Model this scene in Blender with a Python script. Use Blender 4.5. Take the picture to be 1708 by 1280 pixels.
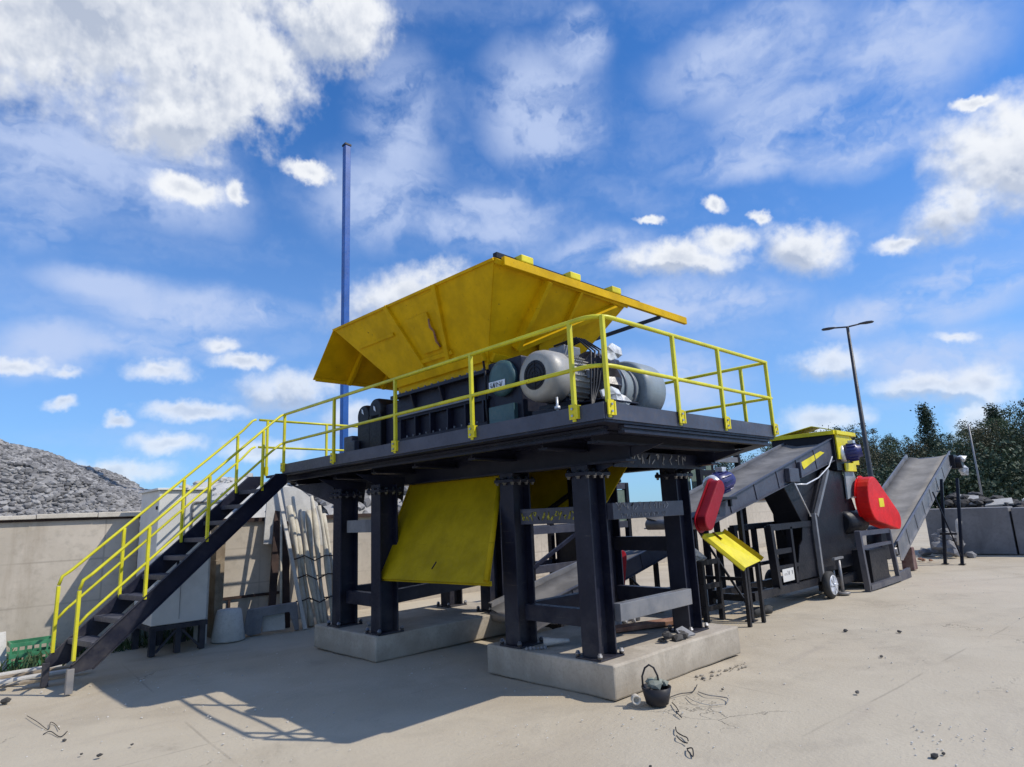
import bpy, math, random
import numpy as np
from mathutils import Vector, Matrix
random.seed(7); np.random.seed(7)
S = bpy.context.scene
COL = S.collection
for o in list(bpy.data.objects): bpy.data.objects.remove(o)

# ---------------------------------------------------------------- camera
CAM = Vector((-4.973, -3.941, 1.75))
RX = Vector((0.724, -0.689, -0.044)); UX = Vector((-0.107, -0.176, 0.979)); FX = Vector((0.682, 0.703, 0.201))
FX.normalize(); RX = (RX - FX * RX.dot(FX)).normalized(); UX = RX.cross(FX)
cam = bpy.data.cameras.new('camera'); cam_o = bpy.data.objects.new('camera', cam); COL.objects.link(cam_o)
cam.sensor_width = 36; cam.lens = 36 * 1050 / 1708; cam.clip_end = 3000; cam.clip_start = 0.05
m = Matrix((RX, UX, -FX)).transposed().to_4x4(); m.translation = CAM
cam_o.matrix_world = m
S.camera = cam_o

# ---------------------------------------------------------------- world, sun, exposure
SUN = Vector((0.535, -0.715, 1.0)).normalized()
SUN_EL = math.asin(SUN.z); SUN_ROT = math.atan2(SUN.x, SUN.y)
SKY_STRENGTH = 0.105
S.view_settings.view_transform = 'Standard'; S.view_settings.look = 'None'
S.view_settings.exposure = 0; S.view_settings.gamma = 1
W = bpy.data.worlds.new('World'); S.world = W; W.use_nodes = True
HARD = [(82.0, 38.0, 15.5, 6.2, 164), (73.0, 35.5, 8.0, 5.0, 165), (62.6, 40.7, 5.6, 3.2, 173), (74.2, 32.0, 6.0, 2.1, 160), (4.0, 22.9, 5.2, 4.0, -160), (8.4, 20.6, 3.33, 2.18, 168), (12.1, 19.3, 1.82, 0.73, -176), (19.0, 20.5, 3.3, 2.0, -158), (29.6, 21.0, 5.6, 1.33, -172), (25.4, 21.9, 2.8, 1.2, -180), (54.9, 19.9, 7.0, 2.54, 168), (74.7, 26.7, 2.4, 1.12, -175), (64.6, 29.7, 2.25, 0.77, -177), (71.1, 27.2, 0.9, 1.1, 172), (75.5, 12.7, 2.37, 0.96, 176), (71.1, 15.0, 1.4, 0.69, 176), (69.5, 13.7, 2.4, 0.65, 177), (84.9, 12.0, 2.1, 0.56, 174), (82.0, 11.8, 1.2, 0.53, 175), (72.7, 9.6, 4.0, 0.83, 178), (65.7, 11.4, 4.2, 1.65, 174), (74.7, 6.7, 2.6, 0.9, 179), (78.1, 8.4, 1.12, 0.56, 178), (82.2, 9.1, 1.1, 0.58, 177), (78.0, 4.5, 3.9, 1.0, -180), (18.7, 10.9, 3.1, 1.4, -172), (11.7, 7.8, 4.5, 1.1, -172), (9.0, 7.8, 2.1, 1.3, -171), (19.3, 6.3, 3.0, 1.3, -174), (9.6, 11.2, 1.2, 0.44, -169), (5.9, 27.6, 1.3, 0.47, -158), (25.8, 25.1, 1.16, 0.58, -151), (22.0, 23.5, 0.9, 0.48, -168), (31.9, 24.7, 1.55, 0.4, -172), (9.5, 5.2, 1.8, 1.5, -173), (52.2, 14.0, 3.3, 1.6, -179), (68.2, 6.2, 3.3, 1.1, -180), (60.3, 9.2, 2.6, 1.6, -180),
        (120, 25, 14, 5, 10), (-30, 20, 16, 6, 0), (-75, 26, 16, 6, 0), (-120, 32, 18, 7, 0), (160, 24, 16, 6, 0), (-165, 45, 16, 8, 0)]  # this row: clouds outside the view, added to make the shade less blue
SOFT = [(84.0, 29.5, 10.5, 7.0, 180), (76.0, 27.5, 7.4, 4.6, -170), (80.0, 32.0, 9.0, 5.0, 180), (55.8, 33.8, 5.2, 6.3, -171), (41.9, 34.6, 7.1, 6.3, -161), (37.4, 39.3, 3.4, 3.0, -174), (9.4, 32.9, 7.6, 4.5, -178), (19.1, 30.9, 7.2, 3.2, -179), (21.6, 28.1, 9.4, 1.9, -178), (13.9, 27.6, 7.8, 2.7, -178), (79.8, 18.4, 5.6, 1.55, -177), (73.3, 17.4, 10.5, 2.2, 178), (57.6, 28.0, 8.0, 4.5, 177), (47.2, 26.1, 10.6, 3.1, -178), (13.1, 14.0, 8.5, 2.1, -178), (8.2, 15.4, 5.4, 2.2, 180), (29.2, 17.2, 10.5, 2.6, -177), (36.9, 22.8, 6.8, 2.1, -174), (76.6, 14.6, 8.5, 1.4, 175), (21.4, 35.8, 10.1, 4.0, 178), (85.0, 24.0, 4.5, 3.7, 166), (10.6, 9.8, 7.5, 2.7, -170), (32.5, 10.7, 8.4, 3.2, -175), (83.3, 13.5, 4.4, 2.6, 173),
        (130, 50, 30, 14, 0), (-60, 50, 30, 12, 0), (-150, 20, 30, 8, 0)]

class NT:
    """small helper for writing node trees"""
    def __init__(s, tree): s.t = tree; s.n = tree.nodes; s.l = tree.links
    def node(s, typ, **kw):
        n = s.n.new(typ)
        for k, v in kw.items(): setattr(n, k, v)
        return n
    def put(s, sock, v):
        if hasattr(v, 'is_output'): s.l.new(v, sock)
        else: sock.default_value = v
    def math(s, op, a, b=0.0, c=None, clamp=False):
        n = s.node('ShaderNodeMath', operation=op); n.use_clamp = clamp
        s.put(n.inputs[0], a); s.put(n.inputs[1], b)
        if c is not None: s.put(n.inputs[2], c)
        return n.outputs[0]
    def vmath(s, op, a, b=None):
        n = s.node('ShaderNodeVectorMath', operation=op); s.put(n.inputs[0], a)
        if b is not None: s.put(n.inputs[1], b)
        return n.outputs['Value'] if op in ('LENGTH', 'DOT_PRODUCT') else n.outputs[0]
    def noise(s, vec, scale, detail=4, rough=0.5, dist=0.0, out='Fac'):
        n = s.node('ShaderNodeTexNoise'); s.put(n.inputs['Vector'], vec)
        n.inputs['Scale'].default_value = scale; n.inputs['Detail'].default_value = detail
        n.inputs['Roughness'].default_value = rough; n.inputs['Distortion'].default_value = dist
        return n.outputs[out]
    def ramp(s, v, lo, hi, a=0.0, b=1.0, smooth=True):
        n = s.node('ShaderNodeMapRange'); n.clamp = True
        if smooth: n.interpolation_type = 'SMOOTHSTEP'
        s.put(n.inputs[0], v); s.put(n.inputs[1], lo); s.put(n.inputs[2], hi); s.put(n.inputs[3], a); s.put(n.inputs[4], b)
        return n.outputs[0]
    def mix(s, f, a, b, mode='MIX'):
        n = s.node('ShaderNodeMix', data_type='RGBA', blend_type=mode); s.put(n.inputs[0], f)
        s.put(n.inputs[6], a if hasattr(a, 'is_output') else (*a, 1)); s.put(n.inputs[7], b if hasattr(b, 'is_output') else (*b, 1))
        return n.outputs[2]

def build_world():
    t = NT(W.node_tree); t.n.clear()
    out = t.node('ShaderNodeOutputWorld'); bg = t.node('ShaderNodeBackground'); bg.inputs[1].default_value = SKY_STRENGTH
    t.l.new(bg.outputs[0], out.inputs[0])
    sky = t.node('ShaderNodeTexSky'); sky.sky_type = 'NISHITA'; sky.sun_disc = False
    sky.sun_elevation = SUN_EL; sky.sun_rotation = SUN_ROT
    sky.air_density = 1.0; sky.dust_density = 0.2; sky.ozone_density = 3.0
    tc = t.node('ShaderNodeTexCoord'); d = t.vmath('NORMALIZE', tc.outputs['Generated'])
    sp = t.node('ShaderNodeSeparateXYZ'); t.l.new(d, sp.inputs[0])
    az = t.math('MULTIPLY', t.math('ARCTAN2', sp.outputs[1], sp.outputs[0]), 57.2958)
    el = t.math('MULTIPLY', t.math('ARCSINE', sp.outputs[2]), 57.2958)
    cb = t.node('ShaderNodeCombineXYZ'); t.l.new(az, cb.inputs[0]); t.l.new(el, cb.inputs[1]); p = cb.outputs[0]
    # domain warp, in degrees, so the outlines billow
    w1 = t.vmath('SUBTRACT', t.noise(p, 0.10, 5, 0.62, out='Color'), (0.5, 0.5, 0.5))
    sc = t.node('ShaderNodeVectorMath', operation='SCALE'); t.l.new(w1, sc.inputs[0]); sc.inputs[3].default_value = 3.4
    pw = t.vmath('ADD', p, sc.outputs[0])
    w2 = t.vmath('SUBTRACT', t.noise(p, 0.55, 4, 0.6, out='Color'), (0.5, 0.5, 0.5))
    sc2 = t.node('ShaderNodeVectorMath', operation='SCALE'); t.l.new(w2, sc2.inputs[0]); sc2.inputs[3].default_value = 1.5
    ph = t.vmath('ADD', pw, sc2.outputs[0])
    prev = [None]
    def field(blobs, vec, k):
        acc = None
        def after(q, x):   # same vector, but evaluated after x: keeps few values alive at once
            n = t.node('ShaderNodeVectorMath', operation='MULTIPLY_ADD'); t.l.new(x, n.inputs[0]); n.inputs[1].default_value = (1e-7, 1e-7, 1e-7); t.l.new(q, n.inputs[2]); return n.outputs[0]
        if prev[0] is not None: vec = after(vec, prev[0])
        for i, (a, e, rx, ry, rot) in enumerate(blobs):
            if i and i % 6 == 0: vec = after(vec, acc)
            mp = t.node('ShaderNodeMapping', vector_type='TEXTURE'); t.l.new(vec, mp.inputs[0])
            mp.inputs[1].default_value = (a, e, 0); mp.inputs[2].default_value = (0, 0, math.radians(rot)); mp.inputs[3].default_value = (rx, ry, 1)
            ln = t.vmath('LENGTH', mp.outputs[0])
            if acc is None: acc = ln
            else:
                n = t.node('ShaderNodeMath', operation='SMOOTH_MIN'); t.l.new(acc, n.inputs[0]); t.l.new(ln, n.inputs[1]); n.inputs[2].default_value = k
                acc = n.outputs[0]
        prev[0] = acc
        return acc
    hn = t.math('ADD', t.math('MULTIPLY', t.math('SUBTRACT', t.noise(p, 0.8, 6, 0.56), 0.5), 0.46), t.math('MULTIPLY', t.math('SUBTRACT', t.noise(p, 0.26, 4, 0.6), 0.5), 0.9))
    hd = t.math('ADD', t.math('SUBTRACT', 1.22, field(HARD, ph, 0.30)), hn)
    # the same clouds sampled a little towards the sun: the difference tells lit tops from shaded bases
    po = t.vmath('ADD', ph, (-0.55, 0.75, 0)); pn = t.vmath('ADD', p, (-0.55, 0.75, 0))
    hn2 = t.math('ADD', t.math('MULTIPLY', t.math('SUBTRACT', t.noise(pn, 0.9, 2, 0.5), 0.5), 0.30), t.math('MULTIPLY', t.math('SUBTRACT', t.noise(pn, 0.26, 4, 0.6), 0.5), 0.9))
    big = [q for q in HARD if q[2] * q[3] > 4.0 and -5 < q[0] < 95]
    ho = t.math('ADD', t.math('SUBTRACT', 1.22, field(big, po, 0.30)), hn2)
    hs = t.math('ADD', t.math('SUBTRACT', hd, hn), t.math('ADD', t.math('MULTIPLY', t.math('SUBTRACT', t.noise(p, 0.9, 2, 0.5), 0.5), 0.30), t.math('MULTIPLY', t.math('SUBTRACT', t.noise(p, 0.26, 4, 0.6), 0.5), 0.9)))
    lit = t.math('SUBTRACT', hs, ho)
    hmask = t.math('MULTIPLY', t.ramp(hd, -0.18, t.ramp(el, 17.0, 31.0, 0.82, 0.50)), t.ramp(el, 4.0, 26.0, 0.72, 1.0))
    st = t.node('ShaderNodeMapping', vector_type='POINT'); t.l.new(pw, st.inputs[0]); st.inputs[2].default_value = (0, 0, math.radians(-24)); st.inputs[3].default_value = (0.09, 0.27, 1)
    streak = t.noise(st.outputs[0], 1.0, 6, 0.52, 0.35)
    sd = t.math('SUBTRACT', 1.25, field(SOFT, pw, 0.4))
    smask = t.math('MULTIPLY', t.ramp(sd, 0.0, 0.9), t.ramp(streak, 0.24, 0.62))
    veil = t.math('MULTIPLY', t.ramp(t.noise(st.outputs[0], 0.6, 5, 0.55), 0.42, 0.8), 0.30)
    smask = t.math('MAXIMUM', t.math('MULTIPLY', smask, 0.80), veil)
    # haze belt low down, as air does
    skyc = t.mix(1.0, sky.outputs[0], (0.50, 1.06, 1.66), 'MULTIPLY')
    low = t.ramp(el, 0.0, 36.0, 0.50, 0.0)
    skyc = t.mix(low, skyc, (3.4, 4.9, 7.5))
    body = t.ramp(t.math('ADD', hs, t.math('MULTIPLY', t.math('SUBTRACT', t.noise(pw, 0.16, 4, 0.5), 0.5), 1.0)), 0.55, 1.25, 0.0, 0.55)
    shade = t.math('ADD', t.ramp(lit, 0.22, -0.32, 0.0, 0.85), body, clamp=True)
    hc = t.mix(shade, (8.9, 9.1, 9.4), (4.6, 5.2, 6.4))
    c = t.mix(smask, skyc, (5.4, 6.4, 8.8))
    c = t.mix(t.math('MULTIPLY', hmask, 0.95), c, hc)
    t.l.new(c, bg.inputs[0])
build_world()

sun = bpy.data.lights.new('sun', 'SUN'); sun.energy = 3.9; sun.angle = math.radians(0.5); sun.color = (1.0, 0.93, 0.82)
sun_o = bpy.data.objects.new('sun', sun); COL.objects.link(sun_o); sun_o.location = (10, -14, 20)
sun_o.rotation_euler = (-SUN).to_track_quat('-Z', 'Y').to_euler()

# ---------------------------------------------------------------- materials
def new_mat(name):
    m = bpy.data.materials.new(name); m.use_nodes = True
    t = NT(m.node_tree); b = t.n['Principled BSDF']
    tc = t.node('ShaderNodeTexCoord')
    return m, t, b, tc.outputs['Object']
def bump(t, b, h, strength=0.3, dist=0.02):
    n = t.node('ShaderNodeBump'); n.inputs['Strength'].default_value = strength; n.inputs['Distance'].default_value = dist
    t.l.new(h, n.inputs['Height']); t.l.new(n.outputs[0], b.inputs['Normal'])
def paint(name, col, rough=0.45, wear=0.25, dust=(0.36, 0.31, 0.25), metal=0.0, scale=3.0, chip=None, spec=0.5):
    """coat of paint with uneven sheen, a film of dust and optional chipped spots"""
    m, t, b, v = new_mat(name)
    n1 = t.noise(v, scale, 6, 0.65); n2 = t.noise(v, scale * 9, 4, 0.6)
    var = t.mix(t.ramp(n1, 0.3, 0.7), [c * 0.82 for c in col], [min(1, c * 1.16) for c in col])
    f = t.math('MULTIPLY', t.math('MULTIPLY', t.ramp(n1, 0.42, 0.75), t.ramp(n2, 0.35, 0.7)), wear)
    c = t.mix(f, var, dust)
    if chip:
        ch = t.ramp(t.noise(v, scale * 6, 5, 0.7, 0.4), 0.655, 0.70)
        c = t.mix(ch, c, chip)
    sp = t.node('ShaderNodeSeparateXYZ'); t.l.new(v, sp.inputs[0])
    splash = t.math('MULTIPLY', t.ramp(sp.outputs[2], 0.30, 1.0, 1, 0), t.ramp(n1, 0.30, 0.62))
    c = t.mix(t.math('MULTIPLY', splash, min(0.40, wear * 1.8)), c, dust)
    sm = t.node('ShaderNodeMapping'); t.l.new(v, sm.inputs[0]); sm.inputs[3].default_value = (2.5, 2.5, 34)
    scr = t.math('MULTIPLY', t.ramp(t.noise(sm.outputs[0], 1.0, 3, 0.5), 0.66, 0.70), t.ramp(n1, 0.46, 0.6))
    c = t.mix(t.math('MULTIPLY', scr, 0.35), c, [x * 0.45 for x in col] if max(col) > .2 else dust)
    t.l.new(c, b.inputs['Base Color'])
    t.l.new(t.ramp(n2, 0.2, 0.8, rough - 0.1, rough + 0.18), b.inputs['Roughness'])
    b.inputs['Metallic'].default_value = metal; b.inputs['Specular IOR Level'].default_value = spec
    bump(t, b, n1, 0.10, 0.01)
    return m
def stone(name, c1, c2, scale=1.5, rough=0.9, grain=0.35, stain=None, board=False, dirt=False):
    m, t, b, v = new_mat(name)
    n1 = t.noise(v, scale, 8, 0.62, 0.3); n2 = t.noise(v, scale * 14, 5, 0.6)
    c = t.mix(t.ramp(n1, 0.3, 0.72), c1, c2)
    c = t.mix(t.math('MULTIPLY', t.ramp(n2, 0.45, 0.75), grain), c, [x * 0.6 for x in c1])
    if stain:
        mp = t.node('ShaderNodeMapping'); t.l.new(v, mp.inputs[0]); mp.inputs[3].default_value = (1.4, 1.4, 0.22)
        c = t.mix(t.ramp(t.noise(mp.outputs[0], 1.3, 6, 0.6), 0.54, 0.72, 0, 0.6), c, stain)
    if dirt:
        sp = t.node('ShaderNodeSeparateXYZ'); t.l.new(v, sp.inputs[0])
        c = t.mix(t.ramp(t.math('ADD', sp.outputs[2], t.math('MULTIPLY', t.noise(v, 3.0, 5, 0.6), -0.40)), -0.20, 0.06, 0.55, 0), c, stain)
    if board:
        sp = t.node('ShaderNodeSeparateXYZ'); t.l.new(v, sp.inputs[0])
        ln = None
        for ax, per in ((2, 0.61), (0, 2.44)):
            fr = t.math('ABSOLUTE', t.math('SUBTRACT', t.math('FRACT', t.math('DIVIDE', t.math('ADD', sp.outputs[ax], 50.2), per)), 0.5))
            q = t.ramp(fr, 0.008 / per, 0.016 / per, 1, 0); ln = q if ln is None else t.math('MAXIMUM', ln, q)
        c = t.mix(t.math('MULTIPLY', ln, t.ramp(n1, 0.35, 0.6, 0.1, 0.5)), c, [x * 0.62 for x in c1])
        low = t.math('MULTIPLY', t.ramp(t.math('ADD', sp.outputs[2], t.math('MULTIPLY', n1, -0.35)), -0.16, 0.12, 1, 0), 0.45 if scale < 1 else 0.18)
        c = t.mix(low, c, stain)
    t.l.new(c, b.inputs['Base Color']); b.inputs['Roughness'].default_value = rough
    bump(t, b, t.math('ADD', t.math('MULTIPLY', n1, 0.6), t.math('MULTIPLY', n2, 0.4)), 0.45, 0.015)
    return m
def plain(name, col, rough=0.6, metal=0.0, scale=8.0, amt=0.25):
    m, t, b, v = new_mat(name)
    n = t.noise(v, scale, 5, 0.6)
    t.l.new(t.mix(t.ramp(n, 0.3, 0.7), [c * (1 - amt) for c in col], [min(1, c * (1 + amt)) for c in col]), b.inputs['Base Color'])
    b.inputs['Roughness'].default_value = rough; b.inputs['Metallic'].default_value = metal
    bump(t, b, n, 0.15, 0.01)
    return m

NAVY = paint('navy_paint', (0.010, 0.012, 0.028), 0.42, 0.20, (0.11, 0.10, 0.09), spec=.32)
NAVY2 = paint('navy_toe_paint', (0.052, 0.056, 0.082), 0.42, 0.22, (0.16, 0.15, 0.14))
BLACK = paint('black_machine_paint', (0.007, 0.008, 0.014), 0.42, 0.10, (0.10, 0.09, 0.08), spec=.28)
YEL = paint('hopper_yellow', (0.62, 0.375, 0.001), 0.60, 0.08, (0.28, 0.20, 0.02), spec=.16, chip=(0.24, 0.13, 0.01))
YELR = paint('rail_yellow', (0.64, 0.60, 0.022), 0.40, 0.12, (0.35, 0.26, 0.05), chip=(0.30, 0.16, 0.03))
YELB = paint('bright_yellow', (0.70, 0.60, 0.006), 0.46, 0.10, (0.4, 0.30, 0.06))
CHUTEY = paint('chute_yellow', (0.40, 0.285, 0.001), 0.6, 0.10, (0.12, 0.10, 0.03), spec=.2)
RED = paint('guard_red', (0.66, 0.010, 0.010), 0.45, 0.03, (0.4, 0.1, 0.08), spec=.3)
RED2 = paint('dark_red', (0.09, 0.012, 0.022), 0.6, 0.3)
GREYM = paint('motor_grey', (0.36, 0.355, 0.34), 0.42, 0.35, (0.16, 0.14, 0.12), metal=0.1)
REDD = paint('guard_dark_red', (0.26, 0.004, 0.014), 0.45, 0.05, (0.3, 0.1, 0.08), spec=.3)
GREYB = paint('gear_grey_blue', (0.24, 0.285, 0.315), 0.40, 0.40, (0.1, 0.1, 0.1))
STEELG = paint('grey_steel', (0.20, 0.21, 0.235), 0.42, 0.35, metal=0.3)
TEAL = paint('teal_paint', (0.05, 0.12, 0.14), 0.45, 0.2)
BLUEP = paint('mast_blue', (0.012, 0.09, 0.36), 0.38, 0.15, (0.05, 0.1, 0.2))
BLUEM = paint('motor_blue', (0.022, 0.026, 0.14), 0.35, 0.15)
WHITEP = paint('cabinet_white', (0.68, 0.68, 0.66), 0.45, 0.25, (0.45, 0.40, 0.33), scale=1.2)
WHITEM = plain('bolt_white', (0.62, 0.64, 0.68), 0.4, 0.4)
ZINC = plain('bolt_zinc', (0.40, 0.41, 0.44), 0.4, 0.7)
PLASTIC = plain('torn_plastic_film', (0.60, 0.62, 0.64), 0.22, 0, 14, 0.4)
DARKWRAP = plain('dark_wrap', (0.035, 0.03, 0.04), 0.3, 0, 18, 0.5)
RUBBER = plain('belt_rubber', (0.16, 0.155, 0.15), 0.85, 0, 2.5, 0.25)
BELT2 = plain('dusty_belt_rubber', (0.255, 0.235, 0.205), 0.9, 0, 1.6, 0.25)
TYRE = plain('tyre_rubber', (0.03, 0.03, 0.03), 0.8)
CONC = stone('wall_concrete', (0.44, 0.39, 0.32), (0.56, 0.50, 0.42), 0.7, stain=(0.30, 0.25, 0.19), board=True)
CONC2 = stone('plinth_concrete', (0.345, 0.30, 0.24), (0.50, 0.445, 0.365), 2.2, stain=(.25, .215, .165), dirt=True)
COPE = stone('coping_concrete', (0.50, 0.46, 0.39), (0.62, 0.57, 0.49), 2.0)
GREYC = stone('grey_concrete', (0.17, 0.17, 0.18), (0.27, 0.27, 0.28), 1.1, stain=(0.1, 0.1, 0.11))
PALE = stone('pale_concrete', (0.48, 0.46, 0.42), (0.62, 0.60, 0.56), 2.2)
DARKST = stone('dark_debris', (0.02, 0.02, 0.022), (0.09, 0.085, 0.08), 2.5)
SANDH = stone('pale_sand_heap', (0.40, 0.40, 0.39), (0.54, 0.53, 0.50), 2.2)
RUST = stone('rusty_plate', (0.22, 0.10, 0.06), (0.36, 0.20, 0.13), 6)
WOOD = stone('weathered_wood', (0.20, 0.15, 0.10), (0.34, 0.28, 0.20), 5)
BROWN = stone('dark_brown_board', (0.025, 0.014, 0.012), (0.06, 0.035, 0.028), 4)
LETT = plain('worn_pale_marking', (0.22, 0.22, 0.23), 0.7, 0, 30, .5)
LETY = plain('worn_yellow_marking', (0.32, 0.29, 0.03), 0.7, 0, 30, .6)
SACK = stone('pale_wrap', (0.46, 0.42, 0.34), (0.64, 0.60, 0.50), 6)
GREENC = plain('green_plastic', (0.05, 0.22, 0.11), 0.45)
GREENS = paint('green_sheet', (0.14, 0.20, 0.17), 0.5, 0.4)
BARK = stone('bark', (0.05, 0.04, 0.03), (0.12, 0.10, 0.08), 6)
ROCKTXT = (0.30, 0.30, 0.31)

def rock_mat():
    m, t, b, v = new_mat('gravel_stone')
    oi = t.node('ShaderNodeNewGeometry')
    c = t.mix(oi.outputs['Random Per Island'], (0.09, 0.09, 0.095), (0.40, 0.39, 0.38))
    c = t.mix(t.math('MULTIPLY', t.noise(v, 18, 4, 0.6), 0.4), c, (0.12, 0.115, 0.11))
    t.l.new(c, b.inputs['Base Color']); b.inputs['Roughness'].default_value = 0.95
    return m
ROCK = rock_mat()
def leaf_mat(name, c1, c2):
    m, t, b, v = new_mat(name)
    g = t.node('ShaderNodeNewGeometry')
    c = t.mix(g.outputs['Random Per Island'], c1, c2)
    c = t.mix(t.ramp(t.noise(v, 0.5, 3, 0.5), 0.35, 0.7, 0, 0.5), c, [x * 0.55 for x in c1])
    t.l.new(c, b.inputs['Base Color']); b.inputs['Roughness'].default_value = 0.7
    b.inputs['Transmission Weight'].default_value = 0.0
    return m
LEAF1 = leaf_mat('leaf_olive', (0.05, 0.082, 0.028), (0.10, 0.135, 0.048))
LEAF2 = leaf_mat('leaf_dark', (0.024, 0.048, 0.024), (0.052, 0.085, 0.040))
LEAF3 = leaf_mat('leaf_brown_green', (0.075, 0.075, 0.035), (0.135, 0.125, 0.06))
GRASSM = leaf_mat('weed_green', (0.03, 0.07, 0.02), (0.09, 0.14, 0.05))

def ground_mat():
    m, t, b, v = new_mat('yard_ground')
    n0 = t.noise(v, 0.16, 5, 0.55); n1 = t.noise(v, 0.9, 8, 0.62, 0.5); n2 = t.noise(v, 30, 5, 0.65)
    st = t.node('ShaderNodeMapping'); t.l.new(v, st.inputs[0]); st.inputs[2].default_value = (0, 0, math.radians(43)); st.inputs[3].default_value = (0.35, 1.7, 1)
    n3 = t.noise(st.outputs[0], 1.1, 7, 0.6, 0.8)
    c = t.mix(t.ramp(n1, 0.32, 0.7), (0.405, 0.345, 0.255), (0.480, 0.418, 0.318))
    c = t.mix(t.ramp(n0, 0.42, 0.62, 0, 0.55), c, (0.50, 0.452, 0.358))
    c = t.mix(t.ramp(n3, 0.55, 0.78, 0, 0.38), c, (0.33, 0.285, 0.235))
    c = t.mix(t.ramp(n2, 0.58, 0.8, 0, 0.30), c, (0.25, 0.21, 0.17))
    n4 = t.noise(v, 0.33, 7, 0.66, 1.2)
    c = t.mix(t.ramp(n4, 0.60, 0.76, 0, 0.28), c, (0.245, 0.215, 0.17))
    c = t.mix(t.ramp(t.noise(v, 2.6, 6, 0.7, 1.5), 0.60, 0.80, 0, 0.34), c, (0.56, 0.50, 0.40))
    tr = t.node('ShaderNodeMapping'); t.l.new(t.vmath('ADD', v, t.noise(v, 0.22, 2, 0.5, out='Color')), tr.inputs[0]); tr.inputs[2].default_value = (0, 0, math.radians(-62))
    wvn = t.node('ShaderNodeTexWave'); t.l.new(tr.outputs[0], wvn.inputs['Vector']); wvn.inputs['Scale'].default_value = 0.21; wvn.inputs['Distortion'].default_value = 1.2; wvn.inputs['Detail'].default_value = 2
    tm = t.math('MULTIPLY', t.ramp(wvn.outputs['Fac'], 0.86, 0.97), t.ramp(t.noise(v, 1.9, 5, 0.7), 0.44, 0.62))
    c = t.mix(t.math('MULTIPLY', tm, 0.22), c, (0.27, 0.235, 0.185))
    jr = t.node('ShaderNodeMapping'); t.l.new(t.vmath('ADD', v, t.vmath('MULTIPLY', t.noise(v, 0.8, 4, 0.6, out='Color'), (.05, .05, 0))), jr.inputs[0]); jr.inputs[2].default_value = (0, 0, math.radians(4))
    js = t.node('ShaderNodeSeparateXYZ'); t.l.new(jr.outputs[0], js.inputs[0]); jl = None
    for ax, per, off in ((0, 4.2, 51.3), (1, 3.4, 50.9)):
        fr = t.math('ABSOLUTE', t.math('SUBTRACT', t.math('FRACT', t.math('DIVIDE', t.math('ADD', js.outputs[ax], off), per)), 0.5))
        q = t.ramp(fr, 0.006 / per, 0.016 / per, 1, 0); jl = q if jl is None else t.math('MAXIMUM', jl, q)
    jl = t.math('MULTIPLY', jl, t.ramp(t.noise(v, 0.7, 4, 0.6), 0.44, 0.60))
    c = t.mix(t.math('MULTIPLY', jl, 0.42), c, (0.22, 0.19, 0.15))
    c = t.mix(t.math('MULTIPLY', t.ramp(t.noise(v, 0.75, 8, 0.72, 0.8), 0.57, 0.70), t.ramp(n2, 0.35, 0.65, 0.15, 0.5)), c, (0.26, 0.225, 0.175))
    # hairline cracks
    wv = t.vmath('ADD', v, t.noise(v, 1.3, 5, 0.6, out='Color'))
    vo = t.node('ShaderNodeTexVoronoi', feature='DISTANCE_TO_EDGE'); t.l.new(wv, vo.inputs['Vector']); vo.inputs['Scale'].default_value = 0.42
    cr = t.math('MULTIPLY', t.ramp(vo.outputs['Distance'], 0.0, 0.006, 1, 0), t.ramp(t.noise(v, 0.5, 3, 0.5), 0.54, 0.68))
    c = t.mix(t.math('MULTIPLY', cr, 0.5), c, (0.14, 0.12, 0.09))
    t.l.new(c, b.inputs['Base Color']); b.inputs['Roughness'].default_value = 0.93
    h = t.math('ADD', t.math('MULTIPLY', n1, 0.7), t.math('MULTIPLY', n2, 0.22)); h = t.math('SUBTRACT', h, t.math('MULTIPLY', cr, 0.35))
    bump(t, b, h, 0.55, 0.05)
    return m
GROUND = ground_mat()

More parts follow.
